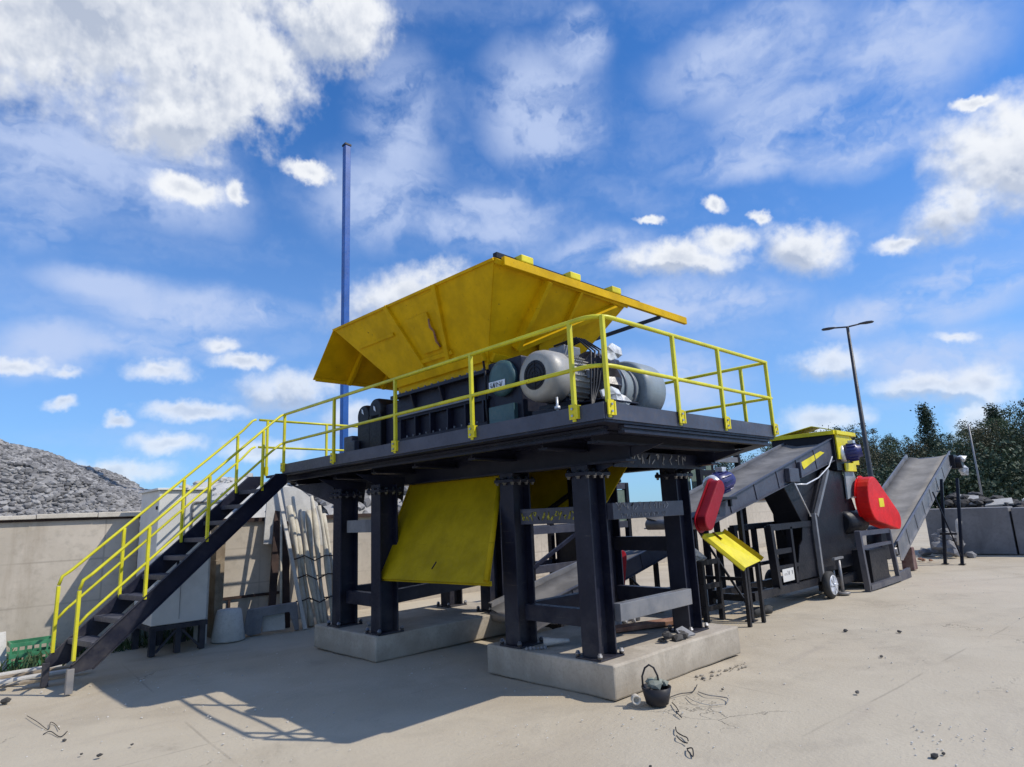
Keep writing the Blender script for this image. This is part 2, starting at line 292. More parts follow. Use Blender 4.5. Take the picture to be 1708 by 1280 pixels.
# ---------------------------------------------------------------- mesh builder
def V(*a): return Vector(a)
class MB:
    def __init__(s): s.v = []; s.f = []; s.sm = []
    def add(s, vs, fs, smooth=False):
        k = len(s.v); s.v += [tuple(x) for x in vs]
        s.f += [tuple(i + k for i in f) for f in fs]; s.sm += [smooth] * len(fs)
        return s
    def box(s, c, size, R=None):
        hx, hy, hz = [x / 2 for x in size]; c = Vector(c)
        P = [Vector((sx * hx, sy * hy, sz * hz)) for sx in (-1, 1) for sy in (-1, 1) for sz in (-1, 1)]
        if R is not None: P = [R @ q for q in P]
        return s.add([c + q for q in P], [(0, 1, 3, 2), (4, 6, 7, 5), (0, 4, 5, 1), (2, 3, 7, 6), (0, 2, 6, 4), (1, 5, 7, 3)])
    def b2(s, a, b):
        return s.box([(x + y) / 2 for x, y in zip(a, b)], [abs(y - x) for x, y in zip(a, b)])
    def bar(s, p0, p1, w, h, up=(0, 0, 1)):
        """rectangular bar, w across, h along 'up'"""
        p0, p1 = Vector(p0), Vector(p1); d = (p1 - p0).normalized(); up = Vector(up)
        side = d.cross(up)
        if side.length < 1e-4: side = d.cross(Vector((1, 0, 0)))
        side.normalize(); u = side.cross(d).normalized()
        P = [q + side * (a * w / 2) + u * (b * h / 2) for q in (p0, p1) for a, b in ((-1, -1), (1, -1), (1, 1), (-1, 1))]
        return s.add(P, [(3, 2, 1, 0), (4, 5, 6, 7), (0, 1, 5, 4), (1, 2, 6, 5), (2, 3, 7, 6), (3, 0, 4, 7)])
    def tube(s, pts, r, n=10, caps=True):
        pts = [Vector(p) for p in pts]; rings = []
        prev = None
        for i, p in enumerate(pts):
            d = (pts[min(i + 1, len(pts) - 1)] - pts[max(i - 1, 0)]).normalized()
            if prev is None:
                a = d.cross(Vector((0, 0, 1)))
                if a.length < 1e-3: a = d.cross(Vector((1, 0, 0)))
            else: a = prev - d * prev.dot(d)
            a.normalize(); prev = a; b = d.cross(a)
            rr = r[i] if isinstance(r, (list, tuple)) else r
            rings.append([p + a * (rr * math.cos(2 * math.pi * k / n)) + b * (rr * math.sin(2 * math.pi * k / n)) for k in range(n)])
        vs = [q for ring in rings for q in ring]; fs = []
        for i in range(len(pts) - 1):
            for k in range(n):
                k2 = (k + 1) % n; fs.append((i * n + k, i * n + k2, (i + 1) * n + k2, (i + 1) * n + k))
        k0 = len(s.v); s.add(vs, fs, True)
        if caps:
            s.f += [tuple(k0 + k for k in reversed(range(n))), tuple(k0 + (len(pts) - 1) * n + k for k in range(n))]; s.sm += [False, False]
        return s
    def cyl(s, p0, p1, r0, r1=None, n=20):
        return s.tube([p0, p1], [r0, r0 if r1 is None else r1], n)
    def lathe(s, p0, axis, prof, n=24):
        """prof: (distance along axis, radius)"""
        ax = Vector(axis).normalized(); p0 = Vector(p0)
        a = ax.cross(Vector((0, 0, 1)))
        if a.length < 1e-3: a = ax.cross(Vector((1, 0, 0)))
        a.normalize(); b = ax.cross(a)
        vs = [p0 + ax * t + a * (r * math.cos(2 * math.pi * k / n)) + b * (r * math.sin(2 * math.pi * k / n)) for t, r in prof for k in range(n)]
        fs = [(i * n + k, i * n + (k + 1) % n, (i + 1) * n + (k + 1) % n, (i + 1) * n + k) for i in range(len(prof) - 1) for k in range(n)]
        k0 = len(s.v); s.add(vs, fs, True)
        s.f += [tuple(k0 + k for k in reversed(range(n))), tuple(k0 + (len(prof) - 1) * n + k for k in range(n))]; s.sm += [False, False]
        return s
    def prism(s, poly, ext, smooth=False):
        """planar outline (3D points) pushed along ext"""
        n = len(poly); P = [Vector(p) for p in poly]; E = Vector(ext)
        nrm = Vector((0, 0, 0))
        for i in range(n): nrm += P[i].cross(P[(i + 1) % n])
        if nrm.dot(E) < 0: P.reverse()
        s.add(P + [p + E for p in P], [tuple(reversed(range(n))), tuple(range(n, 2 * n))] + [(i, (i + 1) % n, n + (i + 1) % n, n + i) for i in range(n)], smooth)
        return s
    def slab(s, quad, th):
        """quad (3D) with thickness th along its normal, centred"""
        P = [Vector(p) for p in quad]; nrm = (P[1] - P[0]).cross(P[-1] - P[0]).normalized()
        return s.prism([p - nrm * th / 2 for p in P], nrm * th)
    def rock(s, c, r, seed=None, sq=(1, 1, 1)):
        g = (1 + 5 ** .5) / 2
        ico = [(-1, g, 0), (1, g, 0), (-1, -g, 0), (1, -g, 0), (0, -1, g), (0, 1, g), (0, -1, -g), (0, 1, -g), (g, 0, -1), (g, 0, 1), (-g, 0, -1), (-g, 0, 1)]
        F = [(0, 11, 5), (0, 5, 1), (0, 1, 7), (0, 7, 10), (0, 10, 11), (1, 5, 9), (5, 11, 4), (11, 10, 2), (10, 7, 6), (7, 1, 8), (3, 9, 4), (3, 4, 2), (3, 2, 6), (3, 6, 8), (3, 8, 9), (4, 9, 5), (2, 4, 11), (6, 2, 10), (8, 6, 7), (9, 8, 1)]
        R = Matrix.Rotation(random.uniform(0, 6.28), 3, Vector((random.gauss(0, 1), random.gauss(0, 1), random.gauss(0, 1) + .01)))
        c = Vector(c)
        vs = []
        for q in ico:
            q = Vector(q).normalized() * r * random.uniform(0.65, 1.2); q = R @ q
            vs.append(c + Vector((q.x * sq[0], q.y * sq[1], q.z * sq[2])))
        return s.add(vs, F)
    def build(s, name, mat, parent=None, bev=0.0, **props):
        me = bpy.data.meshes.new(name); me.from_pydata(s.v, [], s.f); me.update()
        me.polygons.foreach_set('use_smooth', s.sm); me.materials.append(mat)
        o = bpy.data.objects.new(name, me); COL.objects.link(o)
        if parent is not None:
            o.parent = parent; o.matrix_parent_inverse = Matrix.Translation(-world_loc(parent))
        if bev > 0:
            md = o.modifiers.new('edge', 'BEVEL'); md.width = bev; md.segments = 2; md.limit_method = 'ANGLE'; md.angle_limit = 0.7; md.harden_normals = False
        for k, v in props.items(): o[k] = v
        return o
def world_loc(o):
    l = Vector(o.location)
    if o.parent is not None and o.type == 'EMPTY': l += world_loc(o.parent)
    if o.type == 'MESH': l = Vector((0, 0, 0)) if o.parent is None or True else l
    return l
def thing(name, label, cat, loc=(0, 0, 0), group=None):
    o = bpy.data.objects.new(name, None); o.location = loc; o.empty_display_size = .2; COL.objects.link(o)
    o['label'] = label; o['category'] = cat
    if group: o['group'] = group
    return o
def single(mb, name, mat, label, cat, group=None, bev=0.0):
    o = mb.build(name, mat, None, bev, label=label, category=cat)
    if group: o['group'] = group
    return o
def arc(c, r, a0, a1, n, ax, ay):
    c, ax, ay = Vector(c), Vector(ax), Vector(ay)
    return [c + ax * (r * math.cos(a0 + (a1 - a0) * i / n)) + ay * (r * math.sin(a0 + (a1 - a0) * i / n)) for i in range(n + 1)]
def stadium(c0, r0, c1, r1, n=14):
    """outline (2D) round two circles"""
    c0, c1 = Vector(c0), Vector(c1); d = c1 - c0; L = d.length; a = math.atan2(d.y, d.x); g = math.acos(max(-1, min(1, (r0 - r1) / L)))
    P = [c0 + Vector((math.cos(a + g + (2 * math.pi - 2 * g) * i / n), math.sin(a + g + (2 * math.pi - 2 * g) * i / n))) * r0 for i in range(n + 1)]
    P += [c1 + Vector((math.cos(a - g + 2 * g * i / n), math.sin(a - g + 2 * g * i / n))) * r1 for i in range(n + 1)]
    return P

# ---------------------------------------------------------------- setting: ground, hill
def ground():
    n = 90; xs = np.concatenate([-np.geomspace(900, 14, 18), np.linspace(-12, 22, n), np.geomspace(25, 900, 18)])
    ys = np.concatenate([-np.geomspace(900, 10, 18), np.linspace(-8, 12, n), np.geomspace(14, 900, 18)])
    mb = MB(); nx, ny = len(xs), len(ys)
    vs = []
    for y in ys:
        for x in xs:
            z = 0.0
            if -12 < x < 22 and -8 < y < 7:
                z = 0.012 * math.sin(x * 1.7 + math.sin(y * 1.1) * 2) * math.sin(y * 1.3 + 1.0) - 0.012
            vs.append((x, y, z))
    mb.add(vs, [(j * nx + i, j * nx + i + 1, (j + 1) * nx + i + 1, (j + 1) * nx + i) for j in range(ny - 1) for i in range(nx - 1)], True)
    mb.build('ground', GROUND, kind='structure')
    h = MB(); prof = []
    for i in range(41):
        a = math.radians(62 + 28 * i / 40); R = 420
        z = 22 * math.exp(-((i - 14) / 9) ** 2) + 5 + 2 * math.sin(i * 1.3)
        for rr, zz in ((R, -1), (R + 60, z), (R + 140, -1)): prof.append((CAM.x + rr * math.cos(a), CAM.y + rr * math.sin(a), zz))
    h.add(prof, [(i * 3 + k, (i + 1) * 3 + k, (i + 1) * 3 + k + 1, i * 3 + k + 1) for i in range(40) for k in range(2)], True)
    h.build('hills', stone('far_hill', (0.20, 0.21, 0.20), (0.30, 0.29, 0.27), 0.02), kind='structure')
ground()

# ---------------------------------------------------------------- walls
def walls():
    w = thing('concrete_wall', 'beige concrete yard wall with pale coping below the gravel pile', 'wall', (-8, 7.9, 0))
    MB().b2((-16, 7.7, -.1), (-2.16, 8.05, 1.93)).build('wall_panel', CONC, w)
    c = MB(); x = -16
    while x < -2.2:
        L = random.uniform(.5, .9); x2 = min(x + L, -2.13)
        c.b2((x, 7.62, 1.965 + random.uniform(-.006, .006)), (x2 - .008, 8.12, 2.035 + random.uniform(-.012, .012))); x = x2
    c.build('coping', COPE, w, .008)
    MB().b2((-16, 7.668, 1.932), (-2.14, 7.95, 1.962)).build('coping_shadow_strip', BROWN, w)  # dark strip put in as the gap and shadow line below the coping
    w = thing('concrete_wall', 'long beige concrete wall with dark capping behind the platform and conveyors', 'wall', (6, 7.9, 0))
    MB().b2((-2.1, 7.72, -.1), (34, 8.02, 1.80)).build('wall_panel', CONC, w)
    MB().b2((-2.1, 7.66, 1.80), (34, 8.06, 1.87)).build('capping', BROWN, w)
    k = MB()
    k.b2((-1.2, 7.68, .50), (.35, 7.718, .545)); k.b2((-.72, 7.685, .0), (-.68, 7.716, .5))
    k.build('timber_rail', BROWN, w)
    # block wall closing the yard on the right
    ys = [1.55, -.55, -2.75, -5.0, -7.2]
    labs = ['long grey concrete block beside the conveyor end, leftmost of the block wall', 'grey concrete block at the right edge, under the debris heap', 'grey concrete block outside the right edge, third along the block wall']
    for i in range(3):
        y0, y1 = ys[i], ys[i + 1] + .05
        b = MB().b2((17.5, y1, 0), (18.25, y0, 1.30 - .03 * i))
        o = single(b, 'concrete_block', GREYC, labs[i], 'concrete block', 'blocks of the right yard wall', .03)
walls()

def heap(name, mat, cx, cy, h, slope, x0, x1, y0, y1, label, cat, n=1500, r=(.03, .09), ymin=None, step=.18, kind=None, ridge=0, wt=1.8, box=None):
    def z(x, y):
        dx = max(0, abs(x - cx) - ridge); q = math.hypot(dx, y - cy)
        return min(h - slope * q + .10 * math.sin(x * 1.9 + y) + .07 * math.sin(y * 3.1 - x * 2.2), wt + (y - y0) * 1.15)
    mb = MB(); xs = np.arange(x0, x1 + .01, step); ys = np.arange(y0, y1 + .01, step); nx = len(xs)
    mb.add([(x, y, max(-.05, z(x, y)) + random.uniform(-.03, .03)) for y in ys for x in xs], [(j * nx + i, j * nx + i + 1, (j + 1) * nx + i + 1, (j + 1) * nx + i) for j in range(len(ys) - 1) for i in range(nx - 1)])
    k = 0
    while k < n:
        x, y = (random.uniform(x0, x1), random.uniform(y0, y1)) if box is None else (random.uniform(box[0], box[1]), random.uniform(box[2], box[3])); zz = z(x, y)
        if zz < 0.02: 
            k += 1; continue
        rr = random.uniform(*r) * random.choice((.6, .8, 1, 1, 1.35)); mb.rock((x, y, zz + rr * .3), rr, sq=(1.25, 1, .8)); k += 1
    o = mb.build(name, mat, None, label=label, category=cat)
    if kind: o['kind'] = kind
    return o
heap('gravel_pile', ROCK, -8.5, 13.6, 5.75, .43, -9.5, 3.2, 8.07, 15.5, 'big pile of grey crushed gravel rising behind the beige wall', 'gravel pile', 46000, (.022, .048), wt=1.9, box=(-6.4, 2.4, 8.07, 14.2))
heap('sand_heap', SANDH, .5, 10.4, 2.95, .40, -1.6, 2.6, 8.1, 12.2, 'smooth pale grey heap behind the wall, beside the leaning bundle', 'heap', 160, (.03, .08))
heap('rubble_heap', ROCK, 4.2, 10.2, 2.9, .36, 1.4, 9.5, 8.1, 12.4, 'heap of dark broken stone behind the wall, seen between the legs', 'rubble heap', 2200, (.07, .15), ridge=2.2)
def debris():
    mb = MB()
    for k in range(520):
        y = random.uniform(-6.5, 1.2); x = random.uniform(18.3, 20.6); zt = 1.15 + .35 * math.sin(y * 1.7) * .5 + .25 * math.exp(-((x - 19.3) / .8) ** 2)
        mb.rock((x, y, zt + random.uniform(-.12, .14)), random.uniform(.08, .22), sq=(1.3, 1, .7))
    mb.b2((18.3, -6.8, 0), (20.6, 1.4, 1.12))
    o = mb.build('debris_heap', DARKST, None, label='dark heap of broken debris lying along the top behind the grey blocks', category='debris heap')
    labs = ['jagged pale slab on the dark debris heap, nearest the conveyor', 'flat pale scrap in the middle of the dark debris heap', 'crumpled white scrap on the debris heap at the right edge']
    for i, (y, z, s) in enumerate(((.55, 1.52, .5), (-.2, 1.42, .62), (-1.05, 1.55, .55))):
        c = MB(); c.slab([(18.4, y + s * .6, z - .1), (18.45, y - s * .5, z - .16 + .1 * i), (18.75, y - s * .4, z + .10), (18.7, y + s * .5, z + .16 - .1 * i)], .05)
        single(c, 'broken_slab', PALE, labs[i], 'slab', 'pale scraps on the debris heap')
debris()

# ---------------------------------------------------------------- concrete plinths
def plinth(x0, y0, x1, y1, z, label):
    n = 14; mb = MB()
    def w(a): return .008 * math.sin(a * 13.1) + .006 * math.sin(a * 29.7)
    mb.prism([(x0 + w(i), y0 + (y1 - y0) * i / n, 0) if True else None for i in range(n)] + [(x0 + (x1 - x0) * i / n, y1 + w(i + 3), 0) for i in range(n)] + [(x1 + w(i + 5), y1 - (y1 - y0) * i / n, 0) for i in range(n)] + [(x1 - (x1 - x0) * i / n, y0 + w(i + 8), 0) for i in range(n)], (0, 0, z))
    return single(mb, 'concrete_plinth', CONC2, label, 'plinth', 'plinths under the platform legs', .02)
plinth(0, 0, 2.42, 1.78, .31, 'near concrete plinth with a sunlit corner beside the black bucket')
plinth(-.50, 3.32, 2.2, 4.95, .31, 'far concrete plinth in the shade, behind the staircase')

# ---------------------------------------------------------------- platform
ZD = 2.5
BOLT = []
def leg(parent, x, y, zb=.31, zt=2.2, d=.28, w=.22, splice=2.11):
    L = MB(); tf = .022; hx, hy = d / 2, w / 2
    L.b2((x - hx, y - hy, zb + .02), (x - hx + tf, y + hy, zt)); L.b2((x + hx - tf, y - hy, zb + .02), (x + hx, y + hy, zt))
    L.b2((x - hx + tf, y - .011, zb + .02), (x + hx - tf, y + .011, zt))
    o = L.build('leg', NAVY, parent, .003)
    MB().b2((x - hx - .05, y - hy - .05, zb), (x + hx + .05, y + hy + .05, zb + .019)).build('base_plate', NAVY, o, .003)
    fl = MB(); fl.b2((x - hx - .045, y - hy - .045, splice - .018), (x + hx + .045, y + hy + .045, splice + .018)).build('splice_flange', NAVY, o, .003)
    def bolt(c, dz):
        q = bpy.data.objects.new('bolt', BOLT[0]); COL.objects.link(q); q.location = c; q.scale = (1, 1, dz); q.parent = o
    if not BOLT:
        bm_ = MB(); bm_.cyl((0, 0, -1), (0, 0, 1), .017, n=6); bm_.cyl((0, 0, -.55), (0, 0, .55), .026, n=6); q = bm_.build('bolt', ZINC); BOLT.append(q.data); bpy.data.objects.remove(q)
    for sx in (-1, 1):
        for sy in (-1, 0, 1): bolt((x + sx * (hx + .022), y + sy * (hy + .018), splice), .046)
    for sx in (-.4, .4): bolt((x + sx * hx, y - hy - .022, splice), .046)
    for sx in (-1, 1):
        for sy in (-1, 1): bolt((x + sx * (hx + .03), y + sy * (hy + .03), zb + .045), .03)
    return o
def rail_bend(p, q, r, s):  # rounded corner points between p->q->r
    p, q, r = V(*p), V(*q), V(*r); a = q + (p - q).normalized() * s; b = q + (r - q).normalized() * s
    return [p] + [((a * (1 - t) + q * t) * (1 - t) + (q * (1 - t) + b * t) * t) for t in (0, .2, .4, .6, .8, 1)] + [r]
def platform():
    P = thing('steel_platform', 'navy steel platform on concrete plinths carrying the shredder', 'platform', (0.8, 2.5, 0))
    x0, x1, y0, y1 = -.8, 2.45, -.73, 6.14
    d = MB(); d.b2((x0 + .012, y0 + .012, ZD - .035), (x1 - .012, y1 - .012, ZD)); d.build('deck', NAVY, P)
    t = MB(); t.b2((x0 - .004, y0, ZD - .012), (x0 + .008, 5.47, ZD + .13)); t.build('toe_board', NAVY2, P)
    t = MB(); t.b2((x0 + .012, y0 - .004, ZD - .012), (x1, y0 + .008, ZD + .13)); t.build('toe_board', NAVY2, P)
    t = MB(); t.b2((x1 - .008, y0 + .012, ZD - .012), (x1 + .004, y1, ZD + .13)); t.build('toe_board', NAVY2, P)
    # carrying beams
    def ib(a, b, h=.27, w=.18):
        B = MB(); a, b = V(*a), V(*b); hz = h / 2
        B.bar(a + V(0, 0, hz - .012), b + V(0, 0, hz - .012), w, .022); B.bar(a - V(0, 0, hz - .012), b - V(0, 0, hz - .012), w, .022); B.bar(a, b, .02, h - .046)
        return B
    zb = 2.2 + .132
    for xx in (.2, 1.85): ib((xx, -.25, zb), (xx, 5.9, zb)).build('main_beam', NAVY, P)
    for yy in (-.30, .33, 1.42, 2.5, 3.45, 4.5, 5.75): ib((-.45, yy, 2.40), (x1 - .2, yy, 2.40), .118, .12).build('cross_beam', NAVY, P)
    for yy in (y0 + .06, y1 - .06): ib((x0 + .30, yy, 2.425), (x1 - .1, yy, 2.425), .07, .07).build('edge_beam', NAVY, P)
    for xx in (x0 + .22, x1 - .1): ib((xx, y0 + .16, 2.425), (xx, y1 - .16, 2.425), .07, .07).build('edge_beam', NAVY, P)
    # gussets below the overhang
    for yy in (3.47, 4.5):
        g = MB(); g.prism([(.06, yy - .01, 2.3), (x0 + .1, yy - .01, 2.338), (.02, yy - .01, 1.98)] if yy > 3 else [(.06, yy - .01, 2.33), (x0 + .1, yy - .01, 2.338), (.06, yy - .01, 2.12)], (0, .02, 0)); g.build('gusset', NAVY, P)
    g = MB(); g.prism([(-.4, 4.62, 2.32), (-.4, 6.0, 2.335), (-.4, 4.62, 1.98)], (.02, 0, 0)); g.build('gusset', NAVY, P)
    for xx in (.2, 1.85):
        g = MB(); g.prism([(xx, .2, 2.34), (xx, y0 + .1, 2.338), (xx, .2, 2.12)], (.02, 0, 0)); g.build('gusset', NAVY, P)
    s = MB(); s.bar((1.95, .16, 2.20), (2.38, -.64, 2.42), .05, .05); s.build('brace', STEELG, P)
    # legs
    for x, y in ((.22, .33), (.2, 1.42), (1.87, .33), (1.87, 1.42)): leg(P, x, y)
    for x, y in ((-.27, 3.47), (-.27, 4.5), (1.72, 3.6), (1.72, 4.6)): leg(P, x, y)
    # horizontal members between legs
    def bx(a, b, mat=NAVY, nm='brace_beam'): return MB().bar(a, b, .10, .17).build(nm, mat, P, .004)
    bx((.22, .45, .67), (.2, 1.30, .67)); bx((.37, .20, .72), (1.72, .20, .72), STEELG); bx((1.87, .45, .69), (1.87, 1.30, .69)); bx((.37, 1.42, .66), (1.72, 1.42, .66))
    bx((.37, .20, 1.72), (1.72, .20, 1.72), NAVY2); bx((1.87, .45, 1.30), (1.87, 1.30, 1.30)); bx((.2, .45, 1.36), (.2, 1.3, 1.36)) if False else None
    bx((-.27, 3.59, .70), (-.27, 4.38, .70)); bx((-.12, 3.47, .74), (1.57, 3.6, .80)); bx((1.72, 3.72, .75), (1.72, 4.48, .75)); bx((-.27, 3.59, 1.66), (-.27, 4.38, 1.66), GREYC)
    bx((-.12, 4.5, .74), (1.57, 4.6, .74))
    # worn yellow marking on the front tie
    o = bx((.2, .45, 1.70), (.2, 1.30, 1.70), NAVY2)
    scribble((.2 - .053, 1.34, 1.70), (0, -1, 0), (0, 0, 1), .95, .085, 15, LETY, o, 'yellow_lettering')
    tie = [c for c in P.children if c.name.startswith('brace_beam')][4]
    scribble((.42, .20 - .053, 1.765), (1, 0, 0), (0, 0, 1), 1.0, .075, 15, LETT, tie, 'pale_lettering')
    scribble((.50, .20 - .053, 1.67), (1, 0, 0), (0, 0, 1), .9, .04, 20, LETT, tie, 'pale_lettering')
    hb = MB().bar((.20, -.03, 2.24), (2.0, -.03, 2.24), .02, .16).build('header_plate', NAVY, P)
    scribble((.42, -.044, 2.25), (1, 0, 0), (0, 0, 1), 1.15, .10, 13, LETT, hb, 'pale_lettering')
    # railings
    zt, zm = ZD + .90, ZD + .46
    def posts(R, plist, face):
        for (px, py) in plist:
            q = MB(); q.box((px, py, (ZD + .0 + zt) / 2), (.037, .037, zt - ZD)); po = q.build('post', YELR, R, .004)
            c = MB(); f = Vector(face)
            sd = Vector((-f.y, f.x, 0))
            c.bar(V(px, py, ZD + .02) + f * .024, V(px, py, ZD + .15) + f * .024, .085, .012, f); c.bar(V(px, py, ZD + .02) + sd * .05 + f * .01, V(px, py, ZD + .14) + sd * .05 + f * .01, .02, .05, f)
            c.build('clamp', YELB, po)
            for zz in (.05, .11): MB().cyl(V(px, py, ZD + zz) + f * .028, V(px, py, ZD + zz) + f * .045, .011, n=6).build('clamp_bolt', ZINC, po)
    R = MB(); R.tube(rail_bend((x0, 5.47, zt), (x0, y0, zt), (x1, y0, zt), .22), .021); R.tube(rail_bend((x0, 5.47, zm), (x0, y0, zm), (x1 + .03, y0, zm), .22), .019)
    R = R.build('handrail', YELR, P)
    posts(R, ((x0, -.41), (x0, .97), (x0, 2.39), (x0, 3.89), (x0, 5.455)), (-1, 0, 0)); posts(R, ((-.735, y0), (.37, y0), (1.26, y0), (x1 - .02, y0)), (0, -1, 0))
    R2 = MB(); R2.tube([(x1, y0, zt), (x1, 1.9, zt)], .020); R2.tube([(x1, y0, zm), (x1, 1.9, zm)], .018)
    R2 = R2.build('handrail', YELR, P); posts(R2, ((x1, -.40), (x1, 1.86)), (1, 0, 0))
    R3 = MB(); R3.tube([(x0 - .12, y1, zt), (1.2, y1, zt)], .020); R3.tube([(x0 - .12, y1, zm), (1.2, y1, zm)], .018)
    R3 = R3.build('handrail', YELR, P); posts(R3, ((x0 + .02, y1), (.26, y1), (1.17, y1)), (0, 1, 0))
def scribble(o, ux, uy, L, h, n, mat, parent, name):
    """row of worn, half legible painted characters, 2 mm proud of the beam"""
    o, ux, uy = Vector(o), Vector(ux), Vector(uy); nz = ux.cross(uy); mb = MB(); rs = random.Random(n * 7 + int(L * 100)); cw = L / n
    for i in range(n):
        if rs.random() < .12: continue
        c = o + ux * (cw * i)
        pts = [(rs.choice((0, .5, 1)), rs.choice((-1, 0, 1))) for _ in range(4)]
        for (a, b), (a2, b2) in zip(pts, pts[1:]):
            if (a, b) == (a2, b2): continue
            p = c + ux * (a * cw * .7) + uy * (b * h / 2); q = c + ux * (a2 * cw * .7) + uy * (b2 * h / 2)
            mb.bar(p, q, h * .14, .003, nz)
    return mb.build(name, mat, parent)
platform()

# ---------------------------------------------------------------- staircase
def staircase():
    b0 = V(-3.40, 4.97, 0); dr = V(2.6, .5, 0).normalized(); nn = V(-dr.y, dr.x, 0); wd = .68
    T = thing('staircase', 'navy steel staircase with yellow handrails, left of the platform', 'staircase', tuple(b0))
    def pt(s, off, z): return b0 + dr * s + nn * off + V(0, 0, z)
    zf = lambda s: .22 + s * .852
    for off, nm in ((0, 'stringer'), (wd, 'stringer')):
        st = MB(); a = .10
        poly = [pt(-.02, off - .006, .29), pt(.02, off - .006, .20), pt(.22, off - .006, .215), pt(2.72, off - .006, zf(2.72) - .17), pt(2.72, off - .006, zf(2.60) + .06), pt(2.52, off - .006, zf(2.52) + .12)]
        st.prism(poly, nn * .012)
        sg = -1 if off == 0 else 1
        st.bar(pt(.0, off + sg * .022, .30), pt(2.52, off + sg * .022, zf(2.52) + .115), .05, .010, V(-.65, 0, .76)); st.bar(pt(.22, off + sg * .022, .212), pt(2.72, off + sg * .022, zf(2.72) - .172), .05, .010, V(-.65, 0, .76))
        o = st.build(nm, NAVY, T, .002)
        ft = MB(); ft.b2(tuple(pt(0, off, 0) - V(.035, .035, 0)), tuple(pt(0, off, .2) + V(.035, .035, .06))); ft.build('foot_post', STEELG if off == 0 else NAVY, o, .003)
    for i in range(9):
        s = .30 + i * .268; z = .485 + i * .221
        c = pt(s, wd / 2, z); R = Matrix((dr, nn, V(0, 0, 1))).transposed()
        tr = MB(); tr.box(c + dr * .02, (.24, wd - .03, .03), R); tr.box(c + dr * -.1 - V(0, 0, .02), (.012, wd - .03, .05), R); tr.build('tread', NAVY2, T, .003)
    for off, end in ((.0, 2.645), (wd, 2.60)):
        zl = lambda s: 1.12 + (s + .02) * .862
        base = .02 if off == 0 else .05
        up = [pt(base, off, zl(base) - .05), pt(base + .03, off, zl(base + .06)), pt(base + .12, off, zl(base + .12) + .01), pt(end - .22, off, zl(end - .2)), pt(end - .06, off, 3.375), pt(end, off, 3.40)]
        lo = [pt(base, off, zl(base) - .46), pt(base + .1, off, zl(base + .1) - .43), pt(end - .22, off, zl(end - .2) - .44), pt(end - .06, off, 2.93), pt(end, off, 2.96)]
        h = MB(); h.tube(up, .0185); h.tube(lo, .0165); H = h.build('handrail', YELR, T)
        for s in (base, .745, 1.50, 2.30):
            q = MB(); q.bar(pt(s, off, zf(s) + (.05 if s > .2 else .10)), pt(s, off, zl(s) - (.0 if s > .2 else .06)), .036, .036, dr); q.build('post', YELR, H, .003)
staircase()

